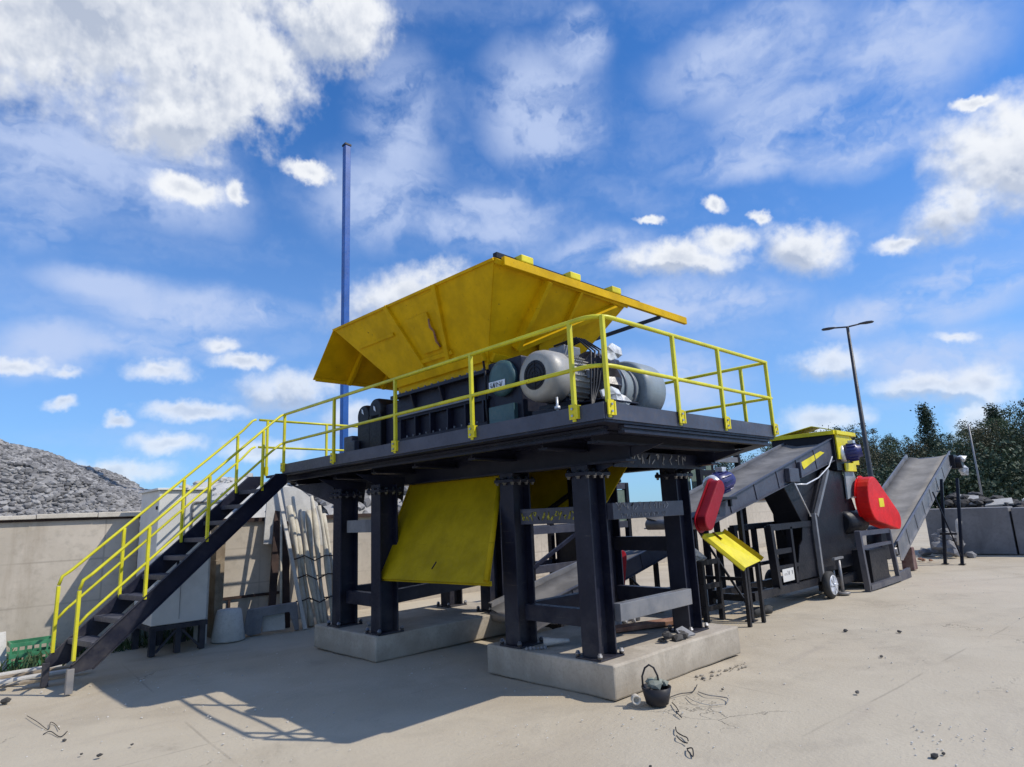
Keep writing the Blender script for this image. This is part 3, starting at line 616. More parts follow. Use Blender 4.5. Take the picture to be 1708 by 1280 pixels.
# ---------------------------------------------------------------- hopper
def hopper():
    H = thing('loading_hopper', 'large yellow flared hopper on top of the shredder', 'hopper', (.4, 2.3, 3.5))
    A, B, C, D = V(-.71, .635, 4.4), V(-.71, 4.10, 4.46), V(1.62, 4.10, 4.42), V(1.62, .635, 4.36)
    a, b, c, d = V(-.27, 1.28, 3.5), V(-.27, 3.10, 3.5), V(1.10, 3.10, 3.5), V(1.10, 1.28, 3.5)
    def wall(p, q, r, s, nm, bars, lab=None):
        m = MB(); m.slab([p, q, r, s], .014); o = m.build(nm, YEL, H)
        nrm = (q - p).cross(s - p).normalized(); cen = (a + c) / 2
        if nrm.dot(p - cen) < 0: nrm = -nrm
        pt = lambda u, v, off=.0: (p.lerp(q, u)).lerp(s.lerp(r, u), v) + nrm * off
        rb = MB()
        for (u0, v0, u1, v1, w, dp) in bars: rb.bar(pt(u0, v0, dp / 2), pt(u1, v1, dp / 2), w, dp, nrm)
        if bars: rb.build('stiffener', YEL, o)
        return o, pt, nrm
    f, pt, nrm = wall(A, B, b, a, 'front_wall', ((.30, .0, .36, .97, .07, .05), (.60, .0, .60, .97, .07, .05), (.02, .97, .98, .97, .09, .06), (.30, .80, .62, .80, .05, .04), (.66, .36, .97, .36, .04, .03), (0, .008, 1, .008, .03, .03)))
    h = MB(); h.slab([pt(.385, .26, .02), pt(.53, .26, .02), pt(.53, .72, .02), pt(.385, .72, .02)], .04); hh = h.build('hatch', YEL, f, .004)
    hd = MB(); hd.tube([pt(.388, .34, .03), pt(.392, .44, .045), pt(.380, .50, .04), pt(.386, .62, .045), pt(.378, .70, .03)], [.012, .018, .012, .016, .01], 6); hd.build('latch', RUST, hh)
    s, pt2, n2 = wall(A, D, d, a, 'side_wall', ((.34, .04, .24, .82, .06, .12), (.24, .82, .90, .08, .06, .12), (.60, .04, .62, .42, .04, .07), (.02, .97, .98, .97, .10, .07), (.0, .02, 1, .02, .05, .05)))
    wall(D, C, c, d, 'back_wall', ()); wall(B, C, c, b, 'end_wall', ())
    nk = MB()
    for p, q in ((a, b), (b, c), (c, d), (d, a)): nk.slab([p, q, q - V(0, 0, .13), p - V(0, 0, .13)], .014)
    nk.build('neck', YEL, H)
    r = MB(); r.bar((-.62, .60, 4.375), (3.0, .60, 4.365), .05, .10); r.build('rim_bar', YEL, H, .004)
    k = MB(); k.bar((-.66, .68, 4.455), (1.95, .68, 4.44), .06, .06); k.build('rubber_seal', BLACK, H)
    for x in (-.27, .54, 1.34):
        t = MB(); t.box((x, .645, 4.47), (.19, .15, .085)); t.build('hinge_lug', YELB, H, .012)
    st = MB(); st.bar((2.35, .62, 4.31), (1.35, 1.02, 3.92), .05, .05); st.build('strut', BLACK, H)
    # flap hanging down at the far end
    o1, o2 = V(-.71, 4.72, 3.83), V(1.62, 4.72, 3.83)
    fl = MB(); fl.slab([B + V(0, .01, 0), C + V(0, .01, .03), o2, o1], .014); fl = fl.build('flap', YEL, H)
    rb = MB()
    for x in (-.15, .45, 1.1): rb.bar((x, 4.11, 4.36), (x, 4.66, 3.81), .05, .08, (0, -.7, -.7))
    rb.bar((-.68, 4.69, 3.83), (1.6, 4.69, 3.83), .03, .05); rb.build('stiffener', YEL, fl)
    # inclined bracket plates on the side wall, next to the motor
    g = MB(); g.prism([(.35, 1.05, 3.70), (.75, .80, 4.02), (.55, 1.26, 3.40)], (.03, .02, 0)); g.build('bracket', YEL, H)
hopper()

# ---------------------------------------------------------------- shredder body on the deck
def shredder():
    Q = thing('shredder', 'dark navy twin-shaft shredder body under the yellow hopper', 'shredder', (.4, 2.4, ZD))
    MB().b2((-.27, 1.28, ZD), (1.12, 3.12, 3.37)).build('housing', NAVY, Q, .006)
    f = MB()
    for z, w in ((3.33, .10), (3.03, .06), (2.74, .07), (2.53, .06)): f.b2((-.27 - w, 1.24, z - .02), (-.271, 3.16, z + .02))
    for y in (1.30, 1.62, 1.95, 2.30, 2.62, 2.95): f.b2((-.35, y, 2.76), (-.272, y + .025, 3.01))
    for y in (1.5, 2.1, 2.7): f.prism([(-.275, y, 3.31), (-.36, y, 3.31), (-.275, y, 3.05)], (0, .025, 0))
    f.build('ribs', NAVY, Q)
    bt = MB()
    for i in range(14):
        y = 1.32 + i * .14
        bt.cyl((-.32, y, 3.35), (-.32, y, 3.38), .014, n=6); bt.cyl((-.31, y, 2.76), (-.31, y, 2.79), .012, n=6)
    bt.build('bolts', STEELG, Q)
    MB().bar((-.37, 1.5, 3.05), (-.37, 3.1, 3.05), .012, .02).build('grease_pipe', STEELG, Q)
    b = MB(); b.b2((-.22, 3.14, ZD), (1.0, 3.50, 3.30)); b.build('end_plate', NAVY, Q, .01)
    for i, (x, y) in enumerate(((-.2, 3.98), (-.2, 3.66))):
        c = MB(); c.b2((x - .10, y - .17 + i * .02, ZD), (x + .55, y + .15, 3.13 + .05 * i)); c.lathe((x - .10, y, 3.20 + .05 * i), (1, 0, 0), [(0, .15), (.05, .165), (.5, .165), (.55, .15)]); o = c.build('bearing_cover', BLACK, Q, .008)
        w = MB(); w.slab([(x - .106, y - .03, 3.22), (x - .106, y + .02, 3.25), (x - .106, y + .03, 3.31), (x - .106, y - .01, 3.29)], .004); w.build('sticker', WHITEM, o)
    c = MB(); c.b2((-.34, 4.22, ZD), (.1, 4.45, 2.95)); c.b2((-.40, 4.05, 2.62), (-.31, 4.3, 2.86)); c.build('control_box', NAVY2, Q, .01)
    p = MB(); p.b2((-.30, .72, ZD), (.9, 1.26, 3.42)); p.build('gear_case', NAVY, Q, .02)
    g = MB(); g.lathe((-.30, .98, 3.20), (-1, 0, 0), [(0, .20), (.06, .20), (.08, .14)]); g.b2((-.36, .80, 2.62), (-.302, 1.2, 2.9)); g.build('gear_cover', TEAL, Q)
    n = MB(); n.box((-.39, 1.02, 3.13), (.006, .26, .085)); n = n.build('name_plate', WHITEM, Q)
    scribble((-.394, 1.13, 3.13), (0, -1, 0), (0, 0, 1), .22, .05, 6, BLACK, n, 'plate_lettering')
    pp = MB(); pp.tube([(-.33, 1.30, 3.46), (-.36, 1.24, 3.3), (-.36, 1.24, 2.9), (-.36, 1.2, 2.6)], .014, 6); pp.build('hose', BLACK, Q)
shredder()

def motors():
    U = thing('hydraulic_pack', 'dark hydraulic unit with pipes standing behind the grey motor', 'hydraulic unit', (1.5, 1.6, ZD))
    u = MB(); u.b2((1.2, 1.05, ZD), (1.95, 2.3, 2.98)); u.build('tank', BLACK, U, .015)
    u = MB(); u.lathe((1.35, 1.3, 2.98), (0, 0, 1), [(0, .11), (.04, .14), (.34, .14), (.38, .08)], 18); u.build('pump_motor', NAVY2, U)
    u = MB(); u.box((1.7, 1.5, 3.06), (.26, .3, .16)); u.box((1.7, 1.45, 3.18), (.16, .16, .09)); u.build('valve_block', STEELG, U, .01)
    for k in range(4):
        h = MB(); y_ = 1.2 + k * .13; h.tube([(1.66, y_ + .2, 3.1), (1.5 - .05 * k, y_, 3.28 + .03 * k), (1.2, y_ - .1, 3.2), (1.02, y_, 2.9), (.95, y_ + .05, 2.55)], .018, 6); h.build('hose', BLACK, U)
    W_ = thing('cable_bundle', 'black cables hanging from the grey motor to the deck edge', 'cables', (-.5, -.1, ZD))
    for k in range(4):
        h = MB(); x_ = -.25 + .04 * k
        h.tube([(x_, .28, 3.42 - .01 * k), (x_ + .06, .02, 3.46), (x_ + .10, -.12 - .02 * k, 3.30), (x_ + .04, -.14, 2.95), (x_ - .05 - .05 * k, -.2, 2.62), (x_ - .25 - .08 * k, -.35, 2.52), (x_ - .45, -.45 + .05 * k, 2.515)], .011, 6); h.build('cable', BLACK, W_)
    # grey motor, axis along x
    M = thing('electric_motor', 'large round grey electric motor on the platform corner', 'electric motor', (-.3, .22, ZD))
    x0 = -.62; y, z = .22, 3.06
    mb = MB(); mb.lathe((x0 + .26, y, z), (1, 0, 0), [(0, .235), (.03, .242), (.50, .242), (.53, .22), (.56, .12), (.66, .10)], 32)
    for k in range(28):
        a = 2 * math.pi * k / 28; c = V(0, math.cos(a), math.sin(a))
        mb.bar(V(x0 + .30, y, z) + c * .246, V(x0 + .74, y, z) + c * .246, .012, .03, c)
    mb.build('body', GREYM, M)
    cw = MB(); cw.lathe((x0, y, z), (1, 0, 0), [(0, .15), (0, .20), (.03, .245), (.10, .262), (.27, .264), (.27, .24)], 36); cw = cw.build('fan_cowl', GREYM, M)
    gr = MB()
    for r in (.04, .08, .12): gr.tube(arc((x0 - .006, y, z), r, 0, 2 * math.pi, 20, (0, 1, 0), (0, 0, 1)), .005, 6)
    gr.bar((x0 - .006, y - .14, z), (x0 - .006, y + .14, z), .01, .008); gr.bar((x0 - .006, y, z - .14), (x0 - .006, y, z + .14), .01, .008, (1, 0, 0)); gr.lathe((x0 - .004, y, z), (1, 0, 0), [(0, .148), (.002, .148)])
    gr.build('grille', BLACK, cw)
    t = MB(); t.box((x0 + .52, y + .05, z + .29), (.26, .22, .14)); t.build('terminal_box', STEELG, M, .01)
    np_ = MB(); np_.slab([(x0 + .48, y - .262, z - .02), (x0 + .60, y - .262, z - .02), (x0 + .60, y - .259, z + .06), (x0 + .48, y - .259, z + .06)], .02); np_.build('rating_plate', STEELG, M)
    ft = MB()
    for xx in (.32, .62): ft.box((x0 + xx, y, z - .28), (.10, .46, .05)); ft.box((x0 + xx, y - .1, z - .24), (.06, .06, .12)); ft.box((x0 + xx, y + .1, z - .24), (.06, .06, .12))
    ft.b2((x0 + .2, y - .26, ZD), (x0 + .78, y + .26, z - .31)); ft.build('foot', NAVY, M, .008)
    bt = MB(); bt.cyl((x0 + .10, y - .18, z - .42), (x0 + .10, y - .18, z - .24), .012); bt.cyl((x0 + .10, y - .18, z - .36), (x0 + .10, y - .18, z - .33), .03, n=6); bt.build('jack_bolt', WHITEM, M)
    # drive coupling in torn wrapping
    K = thing('drive_coupling', 'dark drive coupling half wrapped in torn plastic beside the grey motor', 'drive coupling', (.12, .1, ZD))
    c = MB(); n = 22
    rings = [(0, .17), (.05, .27), (.14, .25), (.24, .29), (.34, .27), (.40, .2)]
    rs = random.Random(3); vs = []
    for t_, r in rings:
        for k in range(n):
            rr = r * rs.uniform(.86, 1.10); vs.append((-.04 + t_, .12 + rr * math.cos(2 * math.pi * k / n), 3.07 + rr * 1.05 * math.sin(2 * math.pi * k / n)))
    c.add(vs, [(i * n + k, i * n + (k + 1) % n, (i + 1) * n + (k + 1) % n, (i + 1) * n + k) for i in range(5) for k in range(n)] + [tuple(range(n)), tuple(range(5 * n, 6 * n))])
    c.build('wrapping', DARKWRAP, K)
    for (cx, cz, s, seed) in ((.02, 2.86, .16, 1), (.14, 2.80, .13, 2), (.05, 3.28, .16, 5)):
        pl = MB(); rs = random.Random(seed); ring = [V(cx + s * rs.uniform(.6, 1.2) * math.cos(a), -.205 - rs.uniform(0, .05), cz + .55 * s * rs.uniform(.6, 1.3) * math.sin(a)) for a in [k * .7 for k in range(9)]]
        ce = V(cx, -.26, cz); pl.add([ce] + ring + [v + V(0, .02, 0) for v in ring], [(0, i + 1, (i + 1) % 9 + 1) for i in range(9)] + [(i + 1, i + 10, (i + 1) % 9 + 10, (i + 1) % 9 + 1) for i in range(9)]); pl.build('torn_plastic', PLASTIC, K)
    pl = MB(); pl.b2((-.16, -.22, ZD), (.36, .42, 2.78)); pl.b2((-.2, -.26, 2.782), (.40, .46, 2.80)); pl.build('pedestal', NAVY, K, .005)
    # second, bigger drive
    G = thing('gearbox', 'pale grey-blue gearbox with a big round cover at the platform end', 'gearbox', (1.1, .5, ZD))
    c = MB(); c.lathe((.52, .45, 3.10), (1, 0, 0), [(0, .20), (.05, .27), (.55, .27), (.55, .22)], 28); c.build('barrel', GREYB, G)
    d = MB(); d.lathe((1.10, .45, 3.12), (1, 0, 0), [(0, .33), (.02, .355), (.12, .36), (.40, .355), (.44, .33), (.44, .1)], 36); dd = d.build('drum_cover', GREYB, G)
    fl = MB()
    for q in range(7):
        rs = random.Random(q + 40); a0 = -2.2 + q * .22; r0 = .36
        fl.slab([(1.16 + .03 * q, .45 + (r0 + .006) * math.cos(a0 - .08) * 1.0, 3.12 + (r0 + .006) * math.sin(a0 - .08)), (1.30 + .035 * q, .45 + (r0 + .012) * math.cos(a0), 3.12 + (r0 + .012) * math.sin(a0)), (1.34 + .035 * q, .45 + (r0 + .006) * math.cos(a0 + .1), 3.12 + (r0 + .006) * math.sin(a0 + .1)), (1.20 + .03 * q, .45 + (r0 + .02) * math.cos(a0 + .06), 3.12 + (r0 + .02) * math.sin(a0 + .06))], .006)
    fl.build('peeling_film', DARKWRAP, dd)
    bs = MB(); bs.b2((.45, .05, ZD), (1.7, .85, 2.80)); bs.build('base', BLACK, G, .01)
    rg = MB()
    for xx in (.62, .80, .98): rg.lathe((xx, .45, 3.10), (1, 0, 0), [(0, .29), (.025, .29)], 28)
    rg.build('ring', STEELG, G)
    wr = MB(); wr.box((.78, .5, 3.42), (.42, .3, .09)); wr.build('wrapped_top', DARKWRAP, G, .03)
motors()

# ---------------------------------------------------------------- yellow chutes under the deck
def chutes():
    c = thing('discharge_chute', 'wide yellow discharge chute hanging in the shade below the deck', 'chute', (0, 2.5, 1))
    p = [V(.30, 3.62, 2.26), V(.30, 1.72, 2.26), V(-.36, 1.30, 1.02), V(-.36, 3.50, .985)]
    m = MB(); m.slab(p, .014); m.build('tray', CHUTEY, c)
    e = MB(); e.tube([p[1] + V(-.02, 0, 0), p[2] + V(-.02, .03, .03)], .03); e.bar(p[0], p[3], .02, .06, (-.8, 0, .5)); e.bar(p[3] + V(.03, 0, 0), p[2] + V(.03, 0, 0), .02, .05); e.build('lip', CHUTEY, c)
    w = MB(); w.tube([p[3].lerp(p[2], .58) + V(-.0, 0, .22), p[3].lerp(p[2], .54) + V(.0, 0, .14)], .008, 6); w.build('scratch_weld', BROWN, c)
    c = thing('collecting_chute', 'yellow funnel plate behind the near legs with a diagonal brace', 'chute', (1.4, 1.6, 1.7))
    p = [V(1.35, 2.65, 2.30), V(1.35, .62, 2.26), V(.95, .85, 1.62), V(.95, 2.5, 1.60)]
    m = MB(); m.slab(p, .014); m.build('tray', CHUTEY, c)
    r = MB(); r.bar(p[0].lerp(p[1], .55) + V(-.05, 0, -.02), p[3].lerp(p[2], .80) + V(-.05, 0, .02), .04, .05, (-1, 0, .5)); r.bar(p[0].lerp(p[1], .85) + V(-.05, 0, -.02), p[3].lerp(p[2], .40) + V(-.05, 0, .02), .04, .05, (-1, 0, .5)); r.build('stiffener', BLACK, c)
chutes()

# ---------------------------------------------------------------- conveyors
def conveyor(label, x0, z0, x1, z1, yn, yf, fd=.26, frame=NAVY2, lip=.09, name='belt_conveyor', fd1=None, belt=None):
    fd1 = fd * .8 if fd1 is None else fd1
    C = thing(name, label, 'conveyor', ((x0 + x1) / 2, (yn + yf) / 2, 0))
    d = V(x1 - x0, 0, z1 - z0).normalized(); u = V(-d.z, 0, d.x)
    p = lambda s, y, h: V(x0, y, z0) + d * s + u * h
    L = V(x1 - x0, 0, z1 - z0).length
    for y, sg in ((yn, -1), (yf, 1)):
        f = MB(); f.prism([p(0, y - .006, -fd), p(L, y - .006, -fd1), p(L, y - .006, lip), p(L * .02, y - .006, lip)], (0, .012, 0))
        f.bar(p(0, y + sg * .02, -fd), p(L, y + sg * .02, -fd1), .05, .012, u); f.bar(p(.05, y + sg * .02, lip), p(L, y + sg * .02, lip), .05, .012, u)
        for i in range(1, int(L / .9)): f.bar(p(i * .9, y + sg * .014, -fd + (fd - fd1) * i * .9 / L + .01), p(i * .9, y + sg * .014, lip - .01), .012, .03, d)
        f.build('side_frame', frame if sg < 0 else STEELG, C)
    b = MB(); n = 30; prof = [p(L * i / n, yn + .03, 0.012 * math.sin(i * .9)) for i in range(n + 1)]
    wv = V(0, yf - yn - .06, 0)
    vs = [];
    for i in range(n + 1):
        s = L * i / n
        for k in range(5): 
            yy = yn + .03 + (yf - yn - .06) * k / 4; vs.append(p(s, yy, (-.03 if 0 < k < 4 else .03) + .006 * math.sin(i * 1.3)))
    for i in range(n + 1):
        s = L * i / n
        for k in range(5): yy = yn + .03 + (yf - yn - .06) * k / 4; vs.append(p(s, yy, (-.045 if 0 < k < 4 else .015) + .006 * math.sin(i * 1.3)))
    m5 = 5 * (n + 1); fs = []
    for i in range(n):
        for k in range(4):
            q = i * 5 + k; fs.append((q, q + 5, q + 6, q + 1)); fs.append((m5 + q, m5 + q + 1, m5 + q + 6, m5 + q + 5))
        fs.append((i * 5, m5 + i * 5, m5 + i * 5 + 5, i * 5 + 5)); fs.append((i * 5 + 4, i * 5 + 9, m5 + i * 5 + 9, m5 + i * 5 + 4))
    b.add(vs, fs, True)
    b.bar(p(.05, (yn + yf) / 2, -fd * .7), p(L - .05, (yn + yf) / 2, -fd1 * .7), yf - yn - .08, .014, u)
    b.build('belt', belt or RUBBER, C)
    for s in (.03, L - .03):
        dm = MB(); dm.cyl(p(s, yn + .02, -.09), p(s, yf - .02, -.09), .075, n=18); dm.build('drum', STEELG, C)
    return C, p, L
def tri_leg(parent, x, yn, yf, zt, x2=None, nm='leg', mat=BLACK):
    for y in (yn, yf):
        l = MB(); l.bar((x, y, 0.0), (x if x2 is None else x2, y, zt), .07, .07, (0, 1, 0)); l.b2((x - .08, y - .07, 0), (x + .08, y + .07, .014)); l.build(nm, mat, parent, .003)
    c = MB(); c.bar((x, yn, zt * .35), (x, yf, zt * .35), .05, .05); c.bar((x, yn, zt * .1), (x, yf, zt * .85), .03, .03, (1, 0, 0)); c.build('cross_tie', mat, parent)
def gear_motor(parent, c, ax, r=.14, L=.34, mat=BLUEM):
    c, ax = Vector(c), Vector(ax).normalized(); o = c - ax * L / 2
    m = MB(); m.lathe(o, ax, [(0, r * .5), (.01, r * .86), (.05, r), (L * .75, r), (L * .8, r * .75), (L, r * .7)], 20)
    for k in range(14):
        a = 2 * math.pi * k / 14; e1 = ax.orthogonal().normalized(); e2 = ax.cross(e1); q = e1 * math.cos(a) + e2 * math.sin(a)
        m.bar(o + ax * .08 + q * r * 1.03, o + ax * L * .72 + q * r * 1.03, .008, .03, q)
    m = m.build('motor', mat, parent)
    h = MB(); h.lathe(o - ax * .10, ax, [(0, r * .7), (.03, r * .98), (.11, r * 1.03), (.13, r * .9)], 20); h.build('fan_cover', WHITEM, m)
    t = MB(); t.box(c + V(0, 0, r + .03), (.13, .11, .07)); t.build('terminal_box', WHITEM, m, .006)
def conveyors():
    # under the platform
    C, p, L = conveyor('belt conveyor under the platform, rising from beneath the shredder', 1.45, .36, 5.15, 1.12, 2.5, 3.38, .20)
    tri_leg(C, 2.1, 2.56, 3.32, .32); tri_leg(C, 4.6, 2.56, 3.32, .80)
    g = MB(); P2 = stadium((3.30, .58), .13, (3.42, .98), .11); g.prism([(q.x, 2.36, q.y) for q in P2], (0, .10, 0)); g.build('belt_guard', REDD, C, .015)
    F = thing('machine_stand', 'dark steel machine stand with green panel behind the platform legs', 'stand', (4.6, 4.4, 0))
    for x in (3.1, 4.5, 6.0):
        for y in (4.1, 4.9): MB().bar((x, y, 0), (x, y, 2.25), .10, .10, (0, 1, 0)).build('upright', BLACK, F)
    for z in (.75, 1.42, 2.2):
        b = MB(); b.bar((3.04, 4.1, z), (6.06, 4.1, z), .08, .13); b.bar((3.04, 4.9, z), (6.06, 4.9, z), .08, .13); b.build('crossbar', NAVY2, F)
    b = MB(); b.bar((3.1, 4.06, .8), (4.5, 4.06, 1.4), .05, .06); b.build('diagonal', NAVY, F)
    b = MB(); b.b2((4.56, 4.08, 1.49), (5.94, 4.11, 2.12)); b.build('panel_sheet', GREENS, F)
    b = MB(); b.b2((4.56, 4.3, .2), (5.9, 4.85, 1.35)); b.build('motor_housing', BLACK, F, .03)
    # feed conveyor to the mill
    C, p, L = conveyor('dark belt conveyor with red guard, feeding the black mill', 3.20, 1.56, 8.62, 2.90, .80, 1.74, .14, lip=.06, fd1=.38)
    g = MB(); P2 = stadium((3.00, 1.52), .125, (3.40, 1.97), .11); g.prism([(q.x, .54, q.y) for q in P2], (0, .14, 0)); g = g.build('belt_guard', REDD, C, .018)
    fl = MB(); P2 = stadium((3.00, 1.52), .155, (3.40, 1.97), .14); fl.prism([(q.x, .682, q.y) for q in P2], (0, .012, 0)); fl.build('flange', REDD, g)
    gear_motor(C, (3.78, .72, 2.06), (.9, -.25, .25), .15, .36)
    mt = MB(); mt.b2((3.45, .62, 1.80), (4.0, .80, 1.84)); mt.bar((3.55, .72, 1.6), (3.55, .72, 1.8), .05, .05); mt.bar((3.95, .72, 1.7), (3.95, .72, 1.8), .05, .05); mt.build('motor_bracket', BLACK, C, .004)
    tri_leg(C, 4.48, .86, 1.68, 1.72); 
    bx = MB(); bx.b2((6.15, .70, 2.06), (6.55, .79, 2.30)); bx.b2((6.7, .72, 2.14), (6.78, .79, 2.42)); bx.build('switch_box', NAVY2, C, .008)
    yl = MB(); yl.slab([(6.9, .786, 2.42), (7.9, .786, 2.66), (8.1, .786, 2.64), (7.0, .786, 2.30)], .004); yl.build('yellow_sticker', YELB, C)
    cb = MB(); cb.tube([(6.4, .72, 2.02), (6.8, .70, 2.02), (7.4, .70, 2.14), (8.0, .70, 2.36), (8.3, .72, 2.56)], .013, 6); cb.tube([(6.35, .72, 2.04), (6.6, .74, 1.8), (6.95, .76, 1.45)], .013, 6); cb.build('cable', WHITEM, C)
    # reject chute
    Y = thing('yellow_chute', 'small bright yellow chute plate sloping down below the smaller red guard', 'chute', (4.2, 1.1, 1.0))
    q = [V(3.55, .98, 1.32), V(4.24, 1.05, 1.32), V(4.53, .62, .88), V(3.95, .60, .82)]
    m = MB(); m.slab(q, .012); m.build('tray', YELB, Y)
    e = MB(); e.bar(q[0] + V(0, .02, -.02), q[3] + V(0, .02, -.02), .07, .05); e.build('side_cheek', YELB, Y); e = MB(); e.bar(q[1] + V(0, -.02, .02), q[2] + V(0, -.02, .02), .03, .07); e.build('side_cheek', CHUTEY, Y)
    e = MB(); e.bar(q[0].lerp(q[1], .5) + V(0, 0, .012), q[0].lerp(q[1], .5) * .78 + (q[2] + q[3]) * .11 + V(0, 0, .012), .12, .008); e.build('rubber_patch', RUST, Y)
    for x_ in (4.02, 4.46):
        l = MB(); l.bar((x_, .66, 0), (x_, .66, .84), .05, .05, (1, 0, 0)); l.build('leg', BLACK, Y)
    # outgoing conveyor
    C, p, L = conveyor('outgoing grey belt conveyor at the far right, rising to its drive head', 11.1, .62, 17.45, 2.86, .62, 1.72, .30, STEELG, .12, belt=BELT2)
    tri_leg(C, 14.3, .14, .50, 2.12, 15.4); 
    hd = MB(); hd.b2((17.25, .50, 2.45), (17.75, .64, 2.85)); hd.lathe((17.5, .36, 2.62), (0, 1, 0), [(0, .16), (.2, .18), (.3, .16)]); hd.build('drive_head', BLACK, C, .01)
    wr = MB(); wr.rock((17.75, .42, 2.42), .20, sq=(1, .8, 1)); wr.rock((17.55, .40, 2.72), .16); wr.build('torn_plastic', PLASTIC, C)
    rd = MB(); rd.prism([(12.55, 1.0, 0), (12.85, 1.0, 0), (12.80, 1.0, .52), (12.60, 1.0, .52)], (0, -.26, 0)); single(rd, 'support_block', RED2, 'dark red tapered steel block beneath the outgoing conveyor', 'support block', None, .02)
conveyors()

# ---------------------------------------------------------------- the mill
def mill():
    Mi = thing('crushing_mill', 'black crushing mill with red belt guard and yellow-rimmed inlet', 'mill', (8, 1.4, 0))
    h = MB(); h.prism([(7.2, .82, .42), (9.5, .82, .42), (9.7, .82, 1.15), (9.35, .82, 1.75), (9.0, .82, 2.30), (7.95, .82, 2.30), (7.2, .82, 1.5)], (0, .75, 0)); h.build('housing', BLACK, Mi, .02)
    lw = MB(); lw.prism([(6.3, .9, 1.98), (7.95, .9, 2.35), (7.95, .9, 1.2), (7.1, .9, 1.1)], (0, .45, 0)); lw.build('sloped_hood', BLACK, Mi, .01)
    fr = MB()
    for y in (.86, 1.5):
        fr.bar((4.6, y, .33), (7.3, y, .30), .08, .12); fr.bar((5.5, y, .36), (5.42, y, 1.34), .10, .12, (0, 1, 0)); fr.bar((5.4, y, 1.32), (7.2, y, 1.32), .08, .10); fr.bar((6.2, y, .36), (6.2, y, 1.3), .08, .08, (0, 1, 0))
        fr.bar((5.5, y, .66), (7.3, y, .66), .05, .06); fr.bar((5.5, y, .92), (6.2, y, .92), .05, .08)
    for x in (4.65, 5.5, 7.0): fr.bar((x, .86, .30), (x, 1.5, .30), .07, .10)
    fr.prism([(6.24, .84, .40), (7.2, .84, .40), (7.2, .84, 1.35), (6.75, .84, 1.35), (6.65, .84, 1.05), (6.5, .84, .95)], (0, .02, 0))
    fr.bar((7.2, .84, .2), (9.5, .84, .25), .1, .16); fr.bar((7.2, 1.5, .2), (9.5, 1.5, .25), .1, .16)
    fr.build('base_frame', BLACK, Mi)
    br = MB(); br.bar((7.20, .76, 1.45), (8.05, .76, 2.30), .06, .07); br.bar((7.15, .78, .3), (7.15, .78, 1.5), .07, .07, (1, 0, 0)); br.build('brace', STEELG, Mi)
    sp = MB(); sp.b2((5.62, .805, .44), (6.05, .812, .64)); sp = sp.build('notice_plate', WHITEP, Mi); scribble((5.67, .803, .57), (1, 0, 0), (0, 0, 1), .34, .06, 6, GREYC, sp, 'plate_lettering')
    # inlet hopper at the conveyor head
    ih = MB(); ih.b2((8.55, .74, 2.30), (8.60, 2.0, 3.02)); ih.b2((8.60, .74, 2.30), (9.6, .79, 3.02)); ih.b2((8.60, 1.95, 2.30), (9.6, 2.0, 3.02)); ih.b2((9.55, .79, 2.30), (9.6, 1.95, 3.02)); ih = ih.build('inlet_box', BLACK, Mi)
    rm = MB(); rm.bar((8.54, .70, 3.06), (8.54, 2.04, 3.06), .08, .08); rm.bar((8.58, .70, 3.06), (9.66, .70, 3.06), .08, .08); rm.bar((8.58, 2.04, 3.06), (9.66, 2.04, 3.06), .08, .08); rm.bar((9.64, .74, 3.06), (9.64, 2.0, 3.06), .08, .08)
    rm.slab([(8.7, .70, 3.10), (9.6, .70, 3.10), (9.5, 1.3, 3.28), (9.0, 1.3, 3.28)], .02); rm.slab([(8.7, 2.04, 3.10), (9.6, 2.04, 3.10), (9.5, 1.3, 3.28), (9.0, 1.3, 3.28)], .02)
    rm.b2((8.62, .705, 2.52), (9.4, .735, 3.03)); rm.b2((8.9, .69, 2.28), (9.5, .72, 2.45)); rm.prism([(9.4, .70, 3.05), (9.75, .70, 2.75), (9.75, .70, 2.42), (9.4, .70, 2.42)], (0, .035, 0)); rm.build('yellow_rim', YELB, ih, .006)
    gear_motor(Mi, (8.98, .55, 2.66), (.3, -1, .1), .17, .34, BLUEM)
    gp = MB(); gp.prism([(8.95, .76, 1.72), (9.45, .76, 1.80), (9.6, .76, 2.10), (9.5, .76, 2.28), (9.0, .76, 2.28)], (0, .03, 0)); gp.build('cover_plate', GREYB, Mi)
    g = MB(); P2 = stadium((9.62, 1.70), .46, (10.85, 1.24), .21); g.prism([(q.x, .44, q.y) for q in P2], (0, .24, 0)); g = g.build('belt_guard', RED, Mi, .02)
    fl = MB(); P3 = stadium((9.62, 1.70), .495, (10.85, 1.24), .245); fl.prism([(q.x, .682, q.y) for q in P3], (0, .014, 0)); fl.build('flange', RED, g)
    for q in P3[::4]: MB().cyl((9.62 + (q.x - 9.62) * .965, .672, q.y), (9.62 + (q.x - 9.62) * .965, .684, q.y), .014, n=6).build('flange_bolt', ZINC, g)
    MB().box((9.9, .437, 1.62), (.30, .006, .18)).build('warning_sticker', YELB, g)
    # drive trestle
    t = MB()
    for y in (.46, 1.3):
        t.bar((8.42, y, 0), (8.30, y, 1.12), .09, .10, (0, 1, 0)); t.bar((10.30, y, .0), (10.1, y, 1.05), .08, .08, (0, 1, 0)); t.bar((8.3, y, 1.07), (10.1, y, 1.04), .08, .09); t.bar((8.35, y, .80), (10.15, y, .80), .06, .06); t.bar((8.42, y, .06), (10.35, y, .06), .1, .10)
    t.bar((10.3, .46, .06), (11.1, .46, .10), .06, .2)
    t.build('drive_trestle', NAVY2, Mi)
